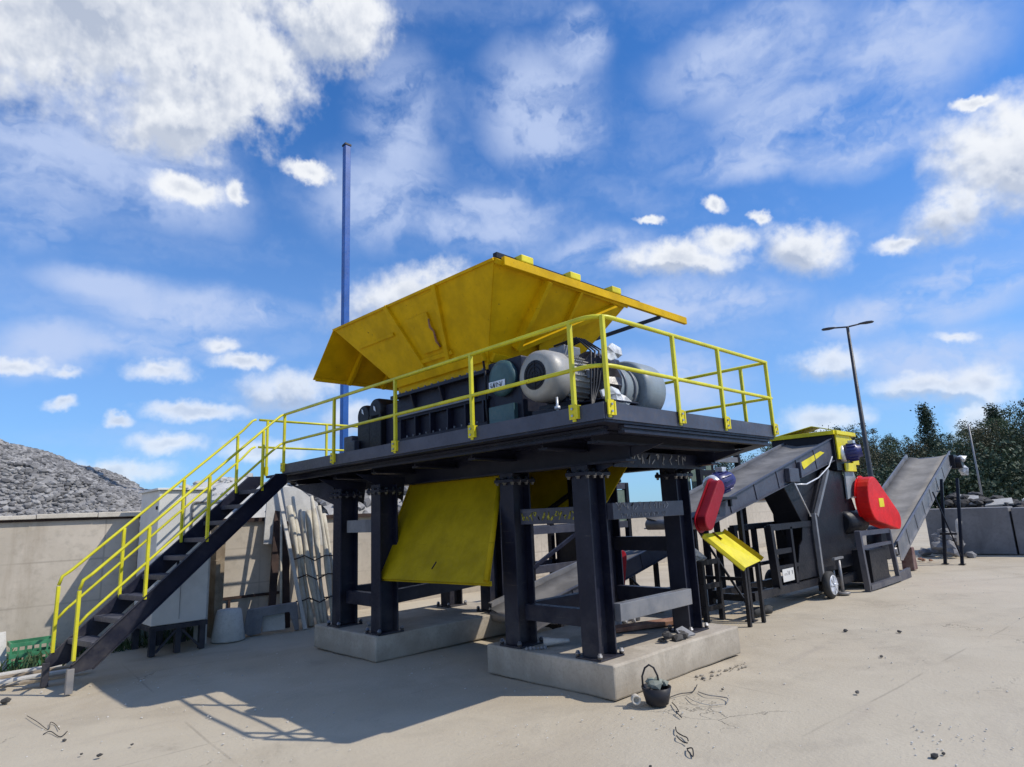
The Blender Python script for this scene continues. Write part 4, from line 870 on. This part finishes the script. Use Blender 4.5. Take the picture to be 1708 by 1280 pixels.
    dm = MB(); dm.lathe((8.7, .9, .98 + .28), (1, 0, 0), [(0, .18), (.04, .24), (1.0, .24), (1.1, .18)], 20); dm.b2((8.9, .5, .1), (9.9, 1.2, .72)); dm.lathe((10.75, .7, .75), (0, 1, 0), [(0, .36), (.3, .36)], 24); dm.build('drive_motor', BLACK, Mi)
    for x, y in ((7.25, .70), (7.25, 1.75)):
        ty = MB(); ty.lathe((x, y - .06, .235), (0, 1, 0), [(0, .15), (.0, .20), (.03, .235), (.10, .235), (.13, .20), (.13, .15)], 28); ty = ty.build('wheel', TYRE, Mi)
        rm = MB(); rm.lathe((x, y - .072, .235), (0, 1, 0), [(0, .168), (.004, .172), (.03, .172), (.04, .16)], 24)
        rm.lathe((x, y - .10, .235), (0, 1, 0), [(0, .03), (.03, .045)], 12)
        for k in range(8):
            a = k * math.pi / 4; rm.bar(V(x, y - .078, .235) + V(math.cos(a), 0, math.sin(a)) * .03, V(x, y - .078, .235) + V(math.cos(a), 0, math.sin(a)) * .15, .02, .015, (0, 1, 0))
        rm.build('rim', WHITEM, ty)
    jk = MB(); jk.cyl((7.75, .68, .05), (7.75, .68, .62), .03); jk.cyl((7.75, .68, .02), (7.75, .68, .06), .12); jk.bar((7.5, .68, .66), (7.95, .68, .66), .05, .04); jk.build('jack', STEELG, Mi)
mill()

def rack():
    R = thing('steel_rack', 'tall dark steel rack behind the right leg of the platform', 'rack', (6.0, 2.2, 0))
    for x in (5.25, 6.72):
        for y in (1.92, 2.5): MB().bar((x, y, 0), (x, y, 2.80), .09, .09, (0, 1, 0)).build('upright', BLACK, R)
    for z in (1.98, 2.30, 2.56, 2.82):
        b = MB(); b.bar((5.20, 1.92, z), (6.77, 1.92, z), .08, .10 if z < 2.8 else .13); b.bar((5.20, 2.5, z), (6.77, 2.5, z), .06, .08); b.build('crossbar', STEELG if z != 2.30 else BLACK, R)
    g = MB()
    for k in range(5): g.b2((5.34 + k * .28, 2.46, 1.4), (5.56 + k * .28, 2.475, 2.76))
    g.build('back_panel', GREENS, R)
    St = thing('steel_stand', 'low black steel stand under the yellow chute', 'stand', (4.2, 1.3, 0))
    for x, y in ((3.95, 1.3), (4.42, 1.3), (3.95, 1.75), (4.42, 1.75)):
        l = MB(); l.bar((x, y, 0), (x, y, .88), .07, .07, (0, 1, 0)); l.build('leg', BLACK, St)
    b = MB()
    for z in (.87, .52, .2): b.bar((3.9, 1.3, z), (4.47, 1.3, z), .06, .07); b.bar((3.9, 1.75, z), (4.47, 1.75, z), .06, .07); b.bar((3.95, 1.3, z), (3.95, 1.75, z), .06, .06)
    b.build('rail', BLACK, St)
    k = MB(); k.lathe((4.62, 1.95, .0), (0, 0, 1), [(0, .14), (.02, .16), (.85, .16), (.92, .10), (.98, .05)], 18); single(k, 'gas_cylinder', BLUEP, 'blue cylinder standing behind the low black stand', 'cylinder')
    f = MB(); f.slab([(3.75, 1.32, .90), (4.3, 1.4, .91), (4.35, 1.6, 1.02), (4.05, 1.5, 1.12), (3.8, 1.45, 1.0)], .03); single(f, 'plastic_sheet', PLASTIC, 'crumpled clear plastic lying on the low black stand', 'plastic sheet')
rack()

# ---------------------------------------------------------------- things along the left wall
def left_things():
    K = thing('electrical_cabinet', 'big white cabinet on a dark stand behind the staircase', 'cabinet', (-1.7, 6.9, .4))
    MB().b2((-2.24, 6.40, .40), (-1.50, 7.35, 2.30)).build('body', WHITEP, K, .012)
    s = MB(); s.b2((-1.88, 6.392, .46), (-1.874, 6.401, 2.26)); s.build('door_seam', GREYC, K)
    h = MB(); h.b2((-1.95, 6.372, 1.2), (-1.92, 6.398, 1.36)); h.build('handle', BLACK, K)
    rf = MB(); rf.b2((-2.28, 6.36, 2.302), (-1.46, 7.4, 2.335)); rf.build('roof', WHITEP, K, .006)
    hn = MB(); hn.box((-2.248, 6.46, .66), (.02, .04, .05)); hn.box((-2.248, 6.46, 2.05), (.02, .04, .05)); hn.build('hinge', BLACK, K)
    wn = MB(); wn.tube(rail_bend((-1.78, 6.385, 1.55), (-1.78, 6.385, 2.12), (-1.53, 6.385, 2.12), .06), .016, 6); wn.build('conduit', GREYC, K)
    T = thing('cabinet_stand', 'dark welded stand carrying the white cabinet', 'stand', (-1.7, 6.9, 0))
    for x in (-2.2, -1.87, -1.54):
        for y in (6.44, 7.3):
            l = MB(); l.b2((x - .04, y - .04, 0), (x + .04, y + .04, .33)); l.build('leg', NAVY, T)
    b = MB(); b.b2((-2.26, 6.38, .332), (-1.48, 7.37, .396)); b.build('frame', NAVY, T)
    d = MB(); d.bar((-2.16, 6.40, .04), (-1.91, 6.40, .31), .025, .03); d.bar((-1.83, 6.40, .31), (-1.58, 6.40, .05), .025, .03); d.build('diagonal', NAVY, T)
    # corrugated sheet beside it
    c = MB(); n = 40; pts = []
    for i in range(n + 1):
        x = -2.95 + .62 * i / n; o = .018 * math.sin(i * 1.25)
        pts += [(x, 7.52 + o, .0), (x + .01, 7.64 + o, 1.9)]
    c.add(pts + [(p[0], p[1] + .004, p[2]) for p in pts], [(2 * i, 2 * i + 2, 2 * i + 3, 2 * i + 1) for i in range(n)] + [(2 * n + 2 + 2 * i, 2 * n + 2 + 2 * i + 1, 2 * n + 2 + 2 * i + 3, 2 * n + 2 + 2 * i + 2) for i in range(n)], True)
    for k in range(len(c.v)): c.v[k] = (c.v[k][0] + .78, c.v[k][1], c.v[k][2])
    single(c, 'corrugated_sheet', GREENS, 'greenish corrugated sheet leaning on the wall left of the white cabinet', 'sheet')
    q = MB(); q.b2((-1.44, 6.75, 0), (-1.36, 7.1, 1.62)); single(q, 'sunlit_edge_strip', PALE, 'pale green-white upright strip set in as the sunlit right edge of the cabinet', 'plank')  # pale colour stands in for the sunlit edge beside the cabinet
    q = MB(); q.b2((-1.12, 7.2, 0), (-.98, 7.5, 1.75)); q.b2((-1.15, 7.1, 0), (-1.08, 7.45, 1.2)); single(q, 'timber_post', WOOD, 'weathered timber post standing right of the white cabinet', 'post')
    u = MB(); u.lathe((-1.05, 6.72, .0), (0, 0, 1), [(0, .24), (.02, .25), (.40, .19), (.46, .17), (.47, .10)], 20); single(u, 'plastic_tub', PALE, 'pale upturned tub on the ground right of the cabinet stand', 'tub')
    f = MB(); o = [(-.80, 6.76, .06), (-.74, 6.8, .40), (.02, 6.62, .44), (.06, 6.6, .0), (-.02, 6.6, .0), (-.10, 6.64, .30), (-.50, 6.74, .27), (-.52, 6.74, .02), (-.70, 6.76, .0)]
    f.prism(o, (.05, .12, 0)); single(f, 'broken_frame', GREYC, 'broken grey concrete frame lying at the foot of the leaning boards', 'concrete frame', None, .01)
    st = MB(); st.slab([(-.45, 6.86, .02), (-.12, 6.74, .02), (-.12, 6.78, .30), (-.45, 6.9, .28)], .03); single(st, 'stone_slab', PALE, 'white stone slab seen through the broken concrete frame', 'slab')
    for i, (xa, xb, lab) in enumerate(((-.30, .02, 'dark brown board leaning on the wall, left of the white trim'), (-.02, .14, 'second dark board leaning behind the white trim strip'))):
        b = MB(); b.slab([(xa - .02, 7.0, 0), (xa + .10, 7.0, 0), (xb + .14, 7.62, 1.98 - .1 * i), (xb, 7.62, 1.98 - .1 * i)], .03); single(b, 'leaning_board', BROWN, lab, 'board', 'dark boards leaning on the wall')
    p = MB(); p.tube([(-.08, 6.99, .0), (.13, 7.60, 1.95)], .022, 8); single(p, 'leaning_pipe', SACK, 'thin pale pipe leaning between the dark boards', 'pipe')
    t = MB(); t.bar((.14, 6.55, .0), (-.06, 7.40, 2.52), .035, .06, (1, 0, 0)); single(t, 'trim_strip', PALE, 'long white trim strip leaning against the wall', 'strip')
    B = thing('board_bundle', 'tied bundle of tall pale wrapped boards beside the far leg', 'bundle', (.4, 6.9, 0))
    rs = random.Random(11)
    for i in range(7):
        x = .22 + i * .105; top = 1.90 + .30 * math.sin(i * 1.9) * .6 + .15
        b = MB(); pts = []
        for k in range(9):
            z = top * k / 8; pts.append((x + .03 * math.sin(z * 2 + i) - .03 * z * .5, 6.72 + .30 * z + .04 * math.sin(i * 2.2), z))
        b.tube(pts, [.045 + .016 * math.sin(k * 1.1 + i * 2) for k in range(9)], 7); b.build('board', SACK, B)
    for z in (.42, .80, 1.12):
        y = 6.65 + .30 * z; c = MB(); c.tube([(.14, y, z), (.3, y - .025, z + .05), (.5, y - .02, z - .05), (.7, y - .03, z + .03), (.92, y, z), (.92, y + .14, z), (.5, y + .16, z), (.14, y + .14, z), (.14, y, z)], .011, 6); c.build('cord', BROWN, B)
    g = MB(); g.slab([(-.2, 7.55, 1.4), (.95, 7.5, 1.3), (.88, 7.66, 2.1), (.45, 7.68, 2.42), (-.1, 7.68, 2.40)], .03); single(g, 'pale_sheet', SANDH, 'pale peaked sheet standing against the wall behind the bundle', 'sheet')
    # foot of the wall on the far left
    p = MB(); p.slab([(-4.25, 7.10, 0), (-3.72, 7.20, 0), (-3.76, 7.34, .48), (-4.28, 7.28, .48)], .025); single(p, 'fibre_sheet', PALE, 'pale green-white sheet at the left edge by the wall', 'sheet')
    C = thing('green_crate', 'green plastic crate with slotted side by the left wall', 'crate', (-3.5, 7.3, 0))
    c = MB()
    for z in (.02, .15, .29): c.b2((-3.72, 7.10, z), (-3.22, 7.125, z + .05)); c.b2((-3.72, 7.42, z), (-3.22, 7.445, z + .05)); c.b2((-3.72, 7.125, z), (-3.695, 7.42, z + .05)); c.b2((-3.245, 7.125, z), (-3.22, 7.42, z + .05))
    for i in range(7): c.b2((-3.718 + i * .079, 7.104, .07), (-3.695 + i * .079, 7.121, .29))
    c.b2((-3.69, 7.13, .02), (-3.25, 7.41, .035)); c.build('body', GREENC, C)
    rs = random.Random(5)
    labs = ['long weathered plank on the ground by the green crate, nearest the wall', 'pale plank on the ground, second out from the left wall', 'warped plank lying toward the staircase foot', 'short grey plank at the staircase foot', 'thin plank on the left edge in front of the crate']
    for i, (a, b_) in enumerate((((-4.6, 6.75), (-3.2, 6.70)), ((-4.5, 6.45), (-3.05, 6.35)), ((-4.3, 6.15), (-3.0, 6.02)), ((-3.75, 5.75), (-3.25, 5.62)), ((-4.7, 6.0), (-3.8, 5.86)))):
        w = MB(); w.bar((a[0], a[1], .03 + .012 * i), (b_[0], b_[1], .045 + .012 * i), .12, .03); single(w, 'plank', WOOD if i % 2 else PALE, labs[i], 'plank', 'planks on the ground by the left wall', .004)
    # weeds at the wall foot
    g = MB()
    for k in range(700):
        x = random.uniform(-4.6, -1.3); y = random.uniform(7.25, 7.65) if x > -3.1 or random.random() < .4 else random.uniform(6.85, 7.1); hgt = random.uniform(.05, .26); a = random.uniform(0, 6.28); dx, dy = math.cos(a) * .012, math.sin(a) * .012; lx, ly = random.uniform(-.09, .09), random.uniform(-.09, .09)
        g.add([(x - dx, y - dy, 0), (x + dx, y + dy, 0), (x + lx + dx, y + ly + dy, hgt * .7), (x + lx * 1.6, y + ly * 1.6, hgt)], [(0, 1, 2, 3)])
    g.build('weeds', GRASSM, None, kind='stuff', label='tufts of weeds along the foot of the left wall', category='weeds')
left_things()

# ---------------------------------------------------------------- masts, lamp
def masts():
    m = MB(); m.b2((.80, 6.56, 0), (.92, 6.68, 9.25)); M = thing('blue_mast', 'tall blue steel mast rising behind the platform', 'mast', (.86, 6.6, 0))
    m.build('pole', BLUEP, M, .008); b = MB(); b.b2((.66, 6.42, 0), (1.06, 6.82, .02)); b.build('base_plate', BLUEP, M); c = MB(); c.b2((.79, 6.55, 9.252), (.93, 6.69, 9.29)); c.build('cap', BLACK, M)
    s = thing('street_lamp', 'tall double-armed street lamp beyond the mill', 'street lamp', (35.8, 8.4, 0))
    p = MB(); p.tube([(35.8, 8.4, 0), (35.8, 8.4, 1.2), (35.8, 8.4, 12.0)], [.17, .16, .085], 12); p.build('pole', paint('lamp_steel', (.028, .032, .042), .5, .1), s)
    ax = V(.28, -.96, -.0); a = MB(); a.tube([V(35.8, 8.4, 12.0) - ax * .8 + V(0, 0, .06), V(35.8, 8.4, 11.98), V(35.8, 8.4, 12.0) + ax * .8 + V(0, 0, .06)], .05, 8); a.build('arm', bpy.data.materials['lamp_steel'], s)
    for sg in (-1, 1):
        h = MB(); c = V(35.8, 8.4, 12.06) + ax * (sg * 1.0)
        h.lathe(c - ax * (sg * .42), ax * sg, [(0, .05), (.15, .10), (.45, .15), (.75, .13), (.85, .05)], 14); 
        for k in range(len(h.v)): h.v[k] = (h.v[k][0], h.v[k][1], c.z + (h.v[k][2] - c.z) * .6)
        h.build('lamp_head', bpy.data.materials['lamp_steel'], s)
    t = MB(); d = V(*((RX * ((1625 - 854) / 1050) + FX - UX * ((760 - 640) / 1050)).to_tuple())); d.z = 0; d.normalize(); q = CAM + d * 48; q.z = 0
    t.tube([q, q + V(0, 0, 5.9)], [.07, .04], 8); single(t, 'thin_pole', STEELG, 'thin grey pole in front of the trees at the right', 'pole')
masts()

# ---------------------------------------------------------------- trees
def crown_quads(kind, seed):
    rs = np.random.RandomState(seed); mb_v = []; mb_f = []
    clumps = []
    if kind == 'conifer':
        for k in range(110):
            t = rs.uniform(0.06, 1); r = (1 - t) * 2.3 + .08; a = rs.uniform(0, 6.28); q = rs.uniform(.3, 1)
            clumps.append((r * q * math.cos(a), r * q * math.sin(a), t * 10.0, .42))
    elif kind == 'bush':
        for k in range(46):
            a = rs.uniform(0, 6.28); q = rs.uniform(0, 1) ** .5 * 3.0; clumps.append((q * math.cos(a), q * math.sin(a), rs.uniform(.3, 3.2 - q * .5), rs.uniform(.5, .9)))
    else:
        for k in range(64):
            u = rs.normal(size=3); u /= np.linalg.norm(u); q = rs.uniform(.35, 1.0) ** .6
            clumps.append((u[0] * 2.9 * q, u[1] * 2.9 * q, 5.3 + u[2] * 3.6 * q + rs.uniform(-.4, .6), rs.uniform(.45, 1.0)))
        for k in range(10):
            a = rs.uniform(0, 6.28); clumps.append((rs.uniform(0, 2.2) * math.cos(a), rs.uniform(0, 2.2) * math.sin(a), rs.uniform(8.2, 9.8), rs.uniform(.25, .5)))
    for (cx, cy, cz, r) in clumps:
        n = int(95 * r / .6) + 14
        for i in range(n):
            u = rs.normal(size=3) * r * .62; p = np.array((cx, cy, cz)) + u; s = rs.uniform(.05, .125)
            a = rs.normal(size=3); a /= np.linalg.norm(a); b = np.cross(a, rs.normal(size=3)); b /= np.linalg.norm(b) + 1e-6
            k = len(mb_v); mb_v += [p - a * s, p - b * s * .6, p + a * s, p + b * s * .6]; mb_f.append((k, k + 1, k + 2, k + 3))
    return mb_v, mb_f
def trees():
    kinds = {}
    protos = []
    for i, (kind, mat) in enumerate((('broad', LEAF1), ('broad', LEAF2), ('broad', LEAF3), ('conifer', LEAF2), ('bush', LEAF2), ('broad', LEAF1))):
        v, f = crown_quads(kind, 20 + i); me = bpy.data.meshes.new('crown'); me.from_pydata([tuple(x) for x in v], [], f); me.materials.append(mat)
        tr = MB(); rs = random.Random(i); top = 9.0 if kind != 'bush' else 1.5
        tr.tube([(0, 0, 0), (.08, .03, top * .3), (-.05, .06, top * .6), (.05, 0, top * .92)], [.20, .15, .09, .02], 7)
        if kind == 'broad':
            for k in range(9):
                z = rs.uniform(2.0, 7.5); a = rs.uniform(0, 6.28); L = rs.uniform(1.4, 2.8); tr.tube([(0, 0, z), (L * .5 * math.cos(a), L * .5 * math.sin(a), z + L * .3), (L * math.cos(a), L * math.sin(a), z + L * .8)], [.06, .04, .012], 5)
        to = tr.build('trunk', BARK)
        tm = to.data; bpy.data.objects.remove(to); protos.append((kind, me, tm))
    d0 = lambda px: ((RX * ((px - 854) / 1050) + FX - UX * ((830 - 640) / 1050)))
    def spot(px, dist):
        d = d0(px); d.z = 0; d.normalize(); q = CAM + d * dist; q.z = 0; return q
    # pixel column of the photograph, distance, kind, height factor
    L = [(1225, 74, 1, .80), (1262, 70, 4, 1.5), (1290, 78, 0, .86), (1330, 72, 2, .84), (1362, 80, 1, .95), (1398, 74, 0, .95), (1425, 82, 5, 1.05), (1448, 70, 2, .85), (1478, 76, 1, .95), (1505, 84, 0, 1.05), (1530, 72, 2, .88), (1545, 66, 4, 1.5), (1566, 74, 3, 1.28), (1585, 70, 1, .86), (1604, 82, 5, 1.02), (1622, 64, 4, 1.7), (1640, 72, 0, .95), (1660, 66, 2, .95), (1684, 74, 3, 1.18), (1703, 68, 5, .98), (1726, 72, 0, 1.15), (1750, 66, 1, 1.1), (1780, 74, 2, 1.15), (1480, 62, 4, 1.35), (1590, 61, 4, 1.4), (1690, 60, 4, 1.6), (1410, 64, 4, 1.4), (1345, 64, 4, 1.3), (590, 60, 4, 1.3), (640, 66, 1, .75), (690, 62, 5, .7), (1570, 90, 1, 1.1), (1500, 92, 5, 1.15), (1640, 88, 1, 1.2), (1695, 86, 0, 1.25), (1440, 90, 1, 1.05), (1380, 92, 0, .95)]
    where = {0: 'olive broadleaf tree', 1: 'dark broadleaf tree', 2: 'brownish thin-leaved tree', 3: 'pointed dark conifer', 4: 'low dark bush', 5: 'loose open-crowned tree'}
    rs = random.Random(4); cnt = {}
    L.sort(key=lambda e: e[0])
    for i, (px, dist, k, s) in enumerate(L):
        kind, cm, tm = protos[k]; q = spot(px, dist)
        nm = {'broad': 'broadleaf_tree', 'conifer': 'conifer_tree', 'bush': 'bush'}[kind]
        if px < 800: lab = ['low dark bush seen between the platform legs above the wall', 'dark broadleaf tree seen between the platform legs', 'olive tree hidden behind the yellow chute'][i]; 
        elif px < 1345: lab = where[k] + ' behind the feed conveyor' + (', leftmost' if px < 1240 else ', next to the rack' if px < 1280 else ', left of the yellow rim' if px < 1300 else ', by the yellow rim')
        elif px < 1470: lab = where[k] + ' near the street lamp' + {1345: ' and the yellow rim', 1362: ', left of it, behind the yellow rim', 1380: ', farthest back', 1398: ', just left of it', 1410: ', below it', 1425: ', left and behind it', 1440: ', behind its pole', 1448: ', right beside its pole'}.get(px, '')
        elif px < 1600: lab = where[k] + ' above the outgoing conveyor' + {1478: ', at its left end', 1480: ', left end', 1500: ', farthest back', 1505: ', over the belt', 1530: ', over the belt middle', 1545: ', beside the conifer', 1566: '', 1570: ', behind the conifer', 1585: ', right of the conifer', 1590: ', by the drive head'}.get(px, '')
        else: lab = where[k] + ' over the grey block wall' + {1604: ', left of the thin pole', 1622: ', at the thin pole', 1640: ', right of the thin pole', 1660: ', middle', 1684: ', tall', 1690: ', near the edge', 1695: ', tall and farthest', 1703: ', at the picture edge', 1726: ', outside the edge', 1750: ', farther outside the edge', 1780: ', last on the right'}.get(px, '')
        t = thing(nm, lab, 'tree' if kind != 'bush' else 'bush', tuple(q), 'trees of the far wood')
        t.rotation_euler = (0, 0, rs.uniform(0, 6.28)); sx = s * rs.uniform(.92, 1.12); hs = 1.0 if px < 1300 or kind == 'bush' else .96 if px < 1470 else .80; t.scale = (sx * hs, sx * hs, s * hs)
        for nme, me in (('crown', cm), ('trunk', tm)):
            o = bpy.data.objects.new(nme, me); COL.objects.link(o); o.parent = t
trees()

# ---------------------------------------------------------------- small things
def small():
    B = thing('black_bucket', 'small black bucket with wire handle and greenish rags, before the plinth corner', 'bucket', (.14, -.31, 0))
    x, y = .17, -.34
    b = MB(); b.lathe((x, y, 0), (0, 0, 1), [(0, .085), (.01, .10), (.15, .135), (.15, .125), (.05, .09)], 24); b.build('bucket_body', BLACK, B)
    h = MB(); side = RX.copy(); side.z = 0; side.normalize()
    h.tube([V(x, y, .15) + side * (-.12 + .02 * 0) + V(0, 0, 0), V(x, y, .24) - side * .12, V(x, y, .31) - side * .09, V(x, y, .335) - side * .05, V(x, y, .31) - side * .01, V(x, y, .24) + side * .02, V(x, y, .15) + side * .03], .009, 8); h.build('handle', BLACK, B)
    r = MB()
    for q in ((-.03, 0, .17, .07), (.04, .02, .18, .06), (.09, -.02, .165, .05), (0, .05, .19, .05)): r.rock((x + q[0], y + q[1], q[2]), q[3], sq=(1, 1, .7))
    r.build('rag', GREENS, B)
    c = MB(); c.lathe(V(x, y, .06) - side * .20 - FX * .0, side.cross(V(0, 0, 1)), [(0, .04), (.07, .042), (.07, .028), (.02, .026)], 18); single(c, 'pipe_ring', COPE, 'short pale pipe ring lying against the black bucket', 'pipe ring')
    def onground(px, py):
        d = RX * ((px - 854) / 1050) + FX - UX * ((py - 640) / 1050); t = -CAM.z / d.z; q = CAM + d * t; return V(q.x, q.y, 0)
    def wire(name, pts, lab, r=.0045, mat=BLACK, cat='wire', grp=None):
        K = [onground(*p) + V(0, 0, .004 + .010 * (i % 2)) for i, p in enumerate(pts)]; P = []
        for i in range(len(K) - 1):
            a, b, c, d = K[max(i - 1, 0)], K[i], K[i + 1], K[min(i + 2, len(K) - 1)]
            for q in range(6):
                u = q / 6; P.append(.5 * (2 * b + (c - a) * u + (2 * a - 5 * b + 4 * c - d) * u * u + (3 * b - a - 3 * c + d) * u ** 3))
        P.append(K[-1])
        m = MB(); m.tube(P, r, 6); single(m, name, mat, lab, cat, grp)
    wire('cable', [(1115, 1165), (1135, 1160), (1155, 1155), (1163, 1145)], 'thin dark cable running right from the bucket')
    wire('cable', [(1165, 1155), (1180, 1162), (1200, 1163), (1214, 1168), (1212, 1174)], 'curled grey cable on the ground right of the bucket', .0045, STEELG)
    wire('cable', [(1145, 1162), (1160, 1173), (1185, 1177), (1208, 1177)], 'faint pale cable lying below the curled grey cable', .004, COPE)
    wire('wire_scrap', [(1121, 1173), (1128, 1182), (1132, 1188), (1128, 1190), (1137, 1198)], 'bent black wire scrap just below the bucket')
    wire('wire_scrap', [(1127, 1214), (1129, 1224), (1138, 1228), (1146, 1234), (1148, 1237)], 'forked black wire scrap on the open ground below the bucket')
    wire('wire_scrap', [(1129, 1228), (1131, 1234), (1140, 1239), (1147, 1243)], 'straight black wire beside the forked wire scrap')
    wire('wire_scrap', [(1146, 1250), (1155, 1252), (1156, 1263), (1149, 1258), (1146, 1250)], 'small closed black wire loop, lowest on the ground')
    wire('wire_scrap', [(45, 1195), (62, 1207), (80, 1218), (84, 1208), (92, 1209), (99, 1220)], 'tangled thin wire on the ground at the lower left', .003)
    wire('wire_scrap', [(72, 1226), (84, 1223), (100, 1230), (112, 1223)], 'short dark wire piece beside the tangled wire', .004)
    def stone_at(px, py, r, lab, mat=DARKST, cat='stone', n=1, grp='stones on the open ground'):
        q = onground(px, py); m = MB()
        for i in range(n): m.rock(q + V(random.uniform(-r, r), random.uniform(-r, r), r * .5) * (1 if n > 1 else 0) + V(0, 0, r * .35), r, sq=(1.3, 1, .7))
        single(m, 'stone', mat, lab, cat, grp)
    for px, py, r, lab in ((108, 1236, .018, 'dark stone near the lower left wire'), (165, 1262, .022, 'dark clod at the bottom left, right one of two'), (136, 1259, .012, 'tiny dark clod at the bottom left, left one of two'), (1430, 1156, .02, 'single dark pebble on the right open ground'), (1560, 1263, .03, 'dark stone at the bottom right'), (1574, 1258, .014, 'little pebble beside the bottom right stone'), (1410, 1053, .03, 'flat stone on the sunlit ground before the mill'), (8, 1172, .05, 'dark lump at the left edge below the planks'), (220, 1243, .012, 'small chip left of the shadow edge'), (1470, 1096, .02, 'small chip on the ground right of the mill wheel'), (1205, 1151, .015, 'pebble next to the plinth side'), (1172, 1133, .018, 'dark pebble by the plinth rubble'), (1500, 1055, .03, 'stone on the ground in front of the red guard'), (1085, 1279, .012, 'pebble at the bottom edge')):
        stone_at(px, py, r, lab)
    r = MB()
    for i in range(26): 
        q = onground(1160 + i * 3.4 + random.uniform(-6, 6), 1134 - i * 1.0 + random.uniform(-5, 5)); r.rock(q + V(0, 0, .006), random.uniform(.008, .022), sq=(1.4, 1, .6))
    r.build('plinth_rubble', CONC2, None, kind='stuff', label='crumbs of rubble beside the near plinth', category='rubble')
    g = MB(); rs = random.Random(21); n = 0
    while n < 700:
        px = rs.uniform(0, 1708); py = 1280 - 330 * rs.random() ** .8
        q = onground(px, py)
        if (-.1 < q.x < 2.5 and -.05 < q.y < 1.85) or (-.6 < q.x < 2.3 and 3.25 < q.y < 5) or q.y > 7.5 or q.x > 17: continue
        w = .5 + .5 * math.sin(q.x * 2.1 + 1.7 * math.sin(q.y * 1.3)) * math.sin(q.y * 1.9 + q.x * .6)
        if rs.random() > w ** 2 + .06: continue
        r_ = rs.choice((.002, .003, .003, .004, .005, .007)) * (1 + (q - CAM).length * .05)
        g.rock(q + V(0, 0, r_ * .2 - .006), r_, sq=(1.3, 1, .7)); n += 1
    g.build('ground_grit', PALE, None, kind='stuff', label='fine grit strewn over the yard ground', category='grit')
    # on the plinth
    R = thing('rubble_lump', 'lump of broken mortar and rag on the near plinth by the right leg', 'rubble', (1.25, .12, .31)); m = MB()
    for k in range(9): m.rock((1.1 + k * .05, .16 + random.uniform(-.06, .06), .34 + random.uniform(0, .05)), random.uniform(.035, .07), sq=(1.2, 1, .7))
    m.build('chunks', DARKST, R); m = MB(); m.slab([(1.35, .1, .33), (1.55, .05, .34), (1.5, .18, .42), (1.4, .2, .40)], .02); m.build('shard', GREYC, R)
    m = MB(); m.bar((1.15, 1.05, .345), (2.15, .62, .36), .20, .05); single(m, 'rusty_plank', RUST, 'rusty reddish plank lying on the near plinth', 'plank', None, .006)
    m = MB()
    for k in range(12): m.rock((1.45 + k * .06, 1.25 + random.uniform(-.06, .06), .335), random.uniform(.025, .05))
    single(m, 'chain', STEELG, 'heap of grey chain on the near plinth behind the rusty plank', 'chain')
    m = MB(); m.tube([(.25, 1.12, .36), (.33, 1.0, .37), (.46, .95, .36)], [.055, .03, .02], 8); single(m, 'hose_end', PALE, 'pale hose end lying on the near plinth between the front legs', 'hose')
    m = MB()
    for k in range(6): m.rock((.02 + k * .03, 1.16 - k * .025, .325), random.uniform(.015, .03))
    single(m, 'mortar_crumbs', GREYC, 'grey mortar crumbs at the foot of the front leg', 'rubble')
    # slabs between the plinths
    m = MB()
    for k in range(7): m.rock((-.1 + k * .06, 4.05 + random.uniform(-.05, .05), .33 + .02 * (k % 3)), random.uniform(.03, .06))
    single(m, 'stone_heap', GREYC, 'small grey stone heap on the far plinth between the legs', 'stones')
    q = onground(1272, 1027); m = MB(); m.lathe(q + V(-.25, .06, .07), (1, -.2, 0), [(0, .06), (.03, .075), (.2, .07), (.3, .045), (.33, .07), (.45, .07), (.48, .03)], 12); single(m, 'rubber_boot', TYRE, 'black rubber plug lying by the foot of the feed conveyor', 'plug')
    q = onground(1410, 1017); m = MB(); m.slab([q + V(-.5, .12, .006), q + V(.5, -.1, .006), q + V(.55, .1, .006), q + V(-.4, .3, .006)], .01)
    # bulk bag beside the block wall
    s = MB(); rs = random.Random(9)
    for k in range(30):
        a = rs.uniform(0, 6.28); q_ = rs.uniform(0, 1) ** .6; zz = (1 - q_) * .7 + rs.uniform(0, .12)
        s.rock((16.7 + .75 * q_ * math.cos(a), .95 + .62 * q_ * math.sin(a), max(.05, zz * .95)), rs.uniform(.10, .20), sq=(1, 1, .8))
    single(s, 'scrap_heap', GREYC, 'grey scrap heap under the outgoing conveyor head', 'heap')
    s = MB(); s.tube([(16.2, .55, .35), (16.3, .5, .75), (16.45, .5, .98), (16.62, .52, 1.02)], [.03, .07, .08, .03], 8); single(s, 'torn_sack', PALE, 'pale torn sack draped over the grey scrap heap', 'sack')
    m = MB()
    for k in range(5): m.rock((14.6 + random.uniform(-.6, .6), .9 + random.uniform(-.3, .4), .05), random.uniform(.05, .11), sq=(1.5, 1, .6))
    single(m, 'brick_scrap', RUST, 'few reddish brick scraps on the ground by the dark red block', 'bricks')
small()
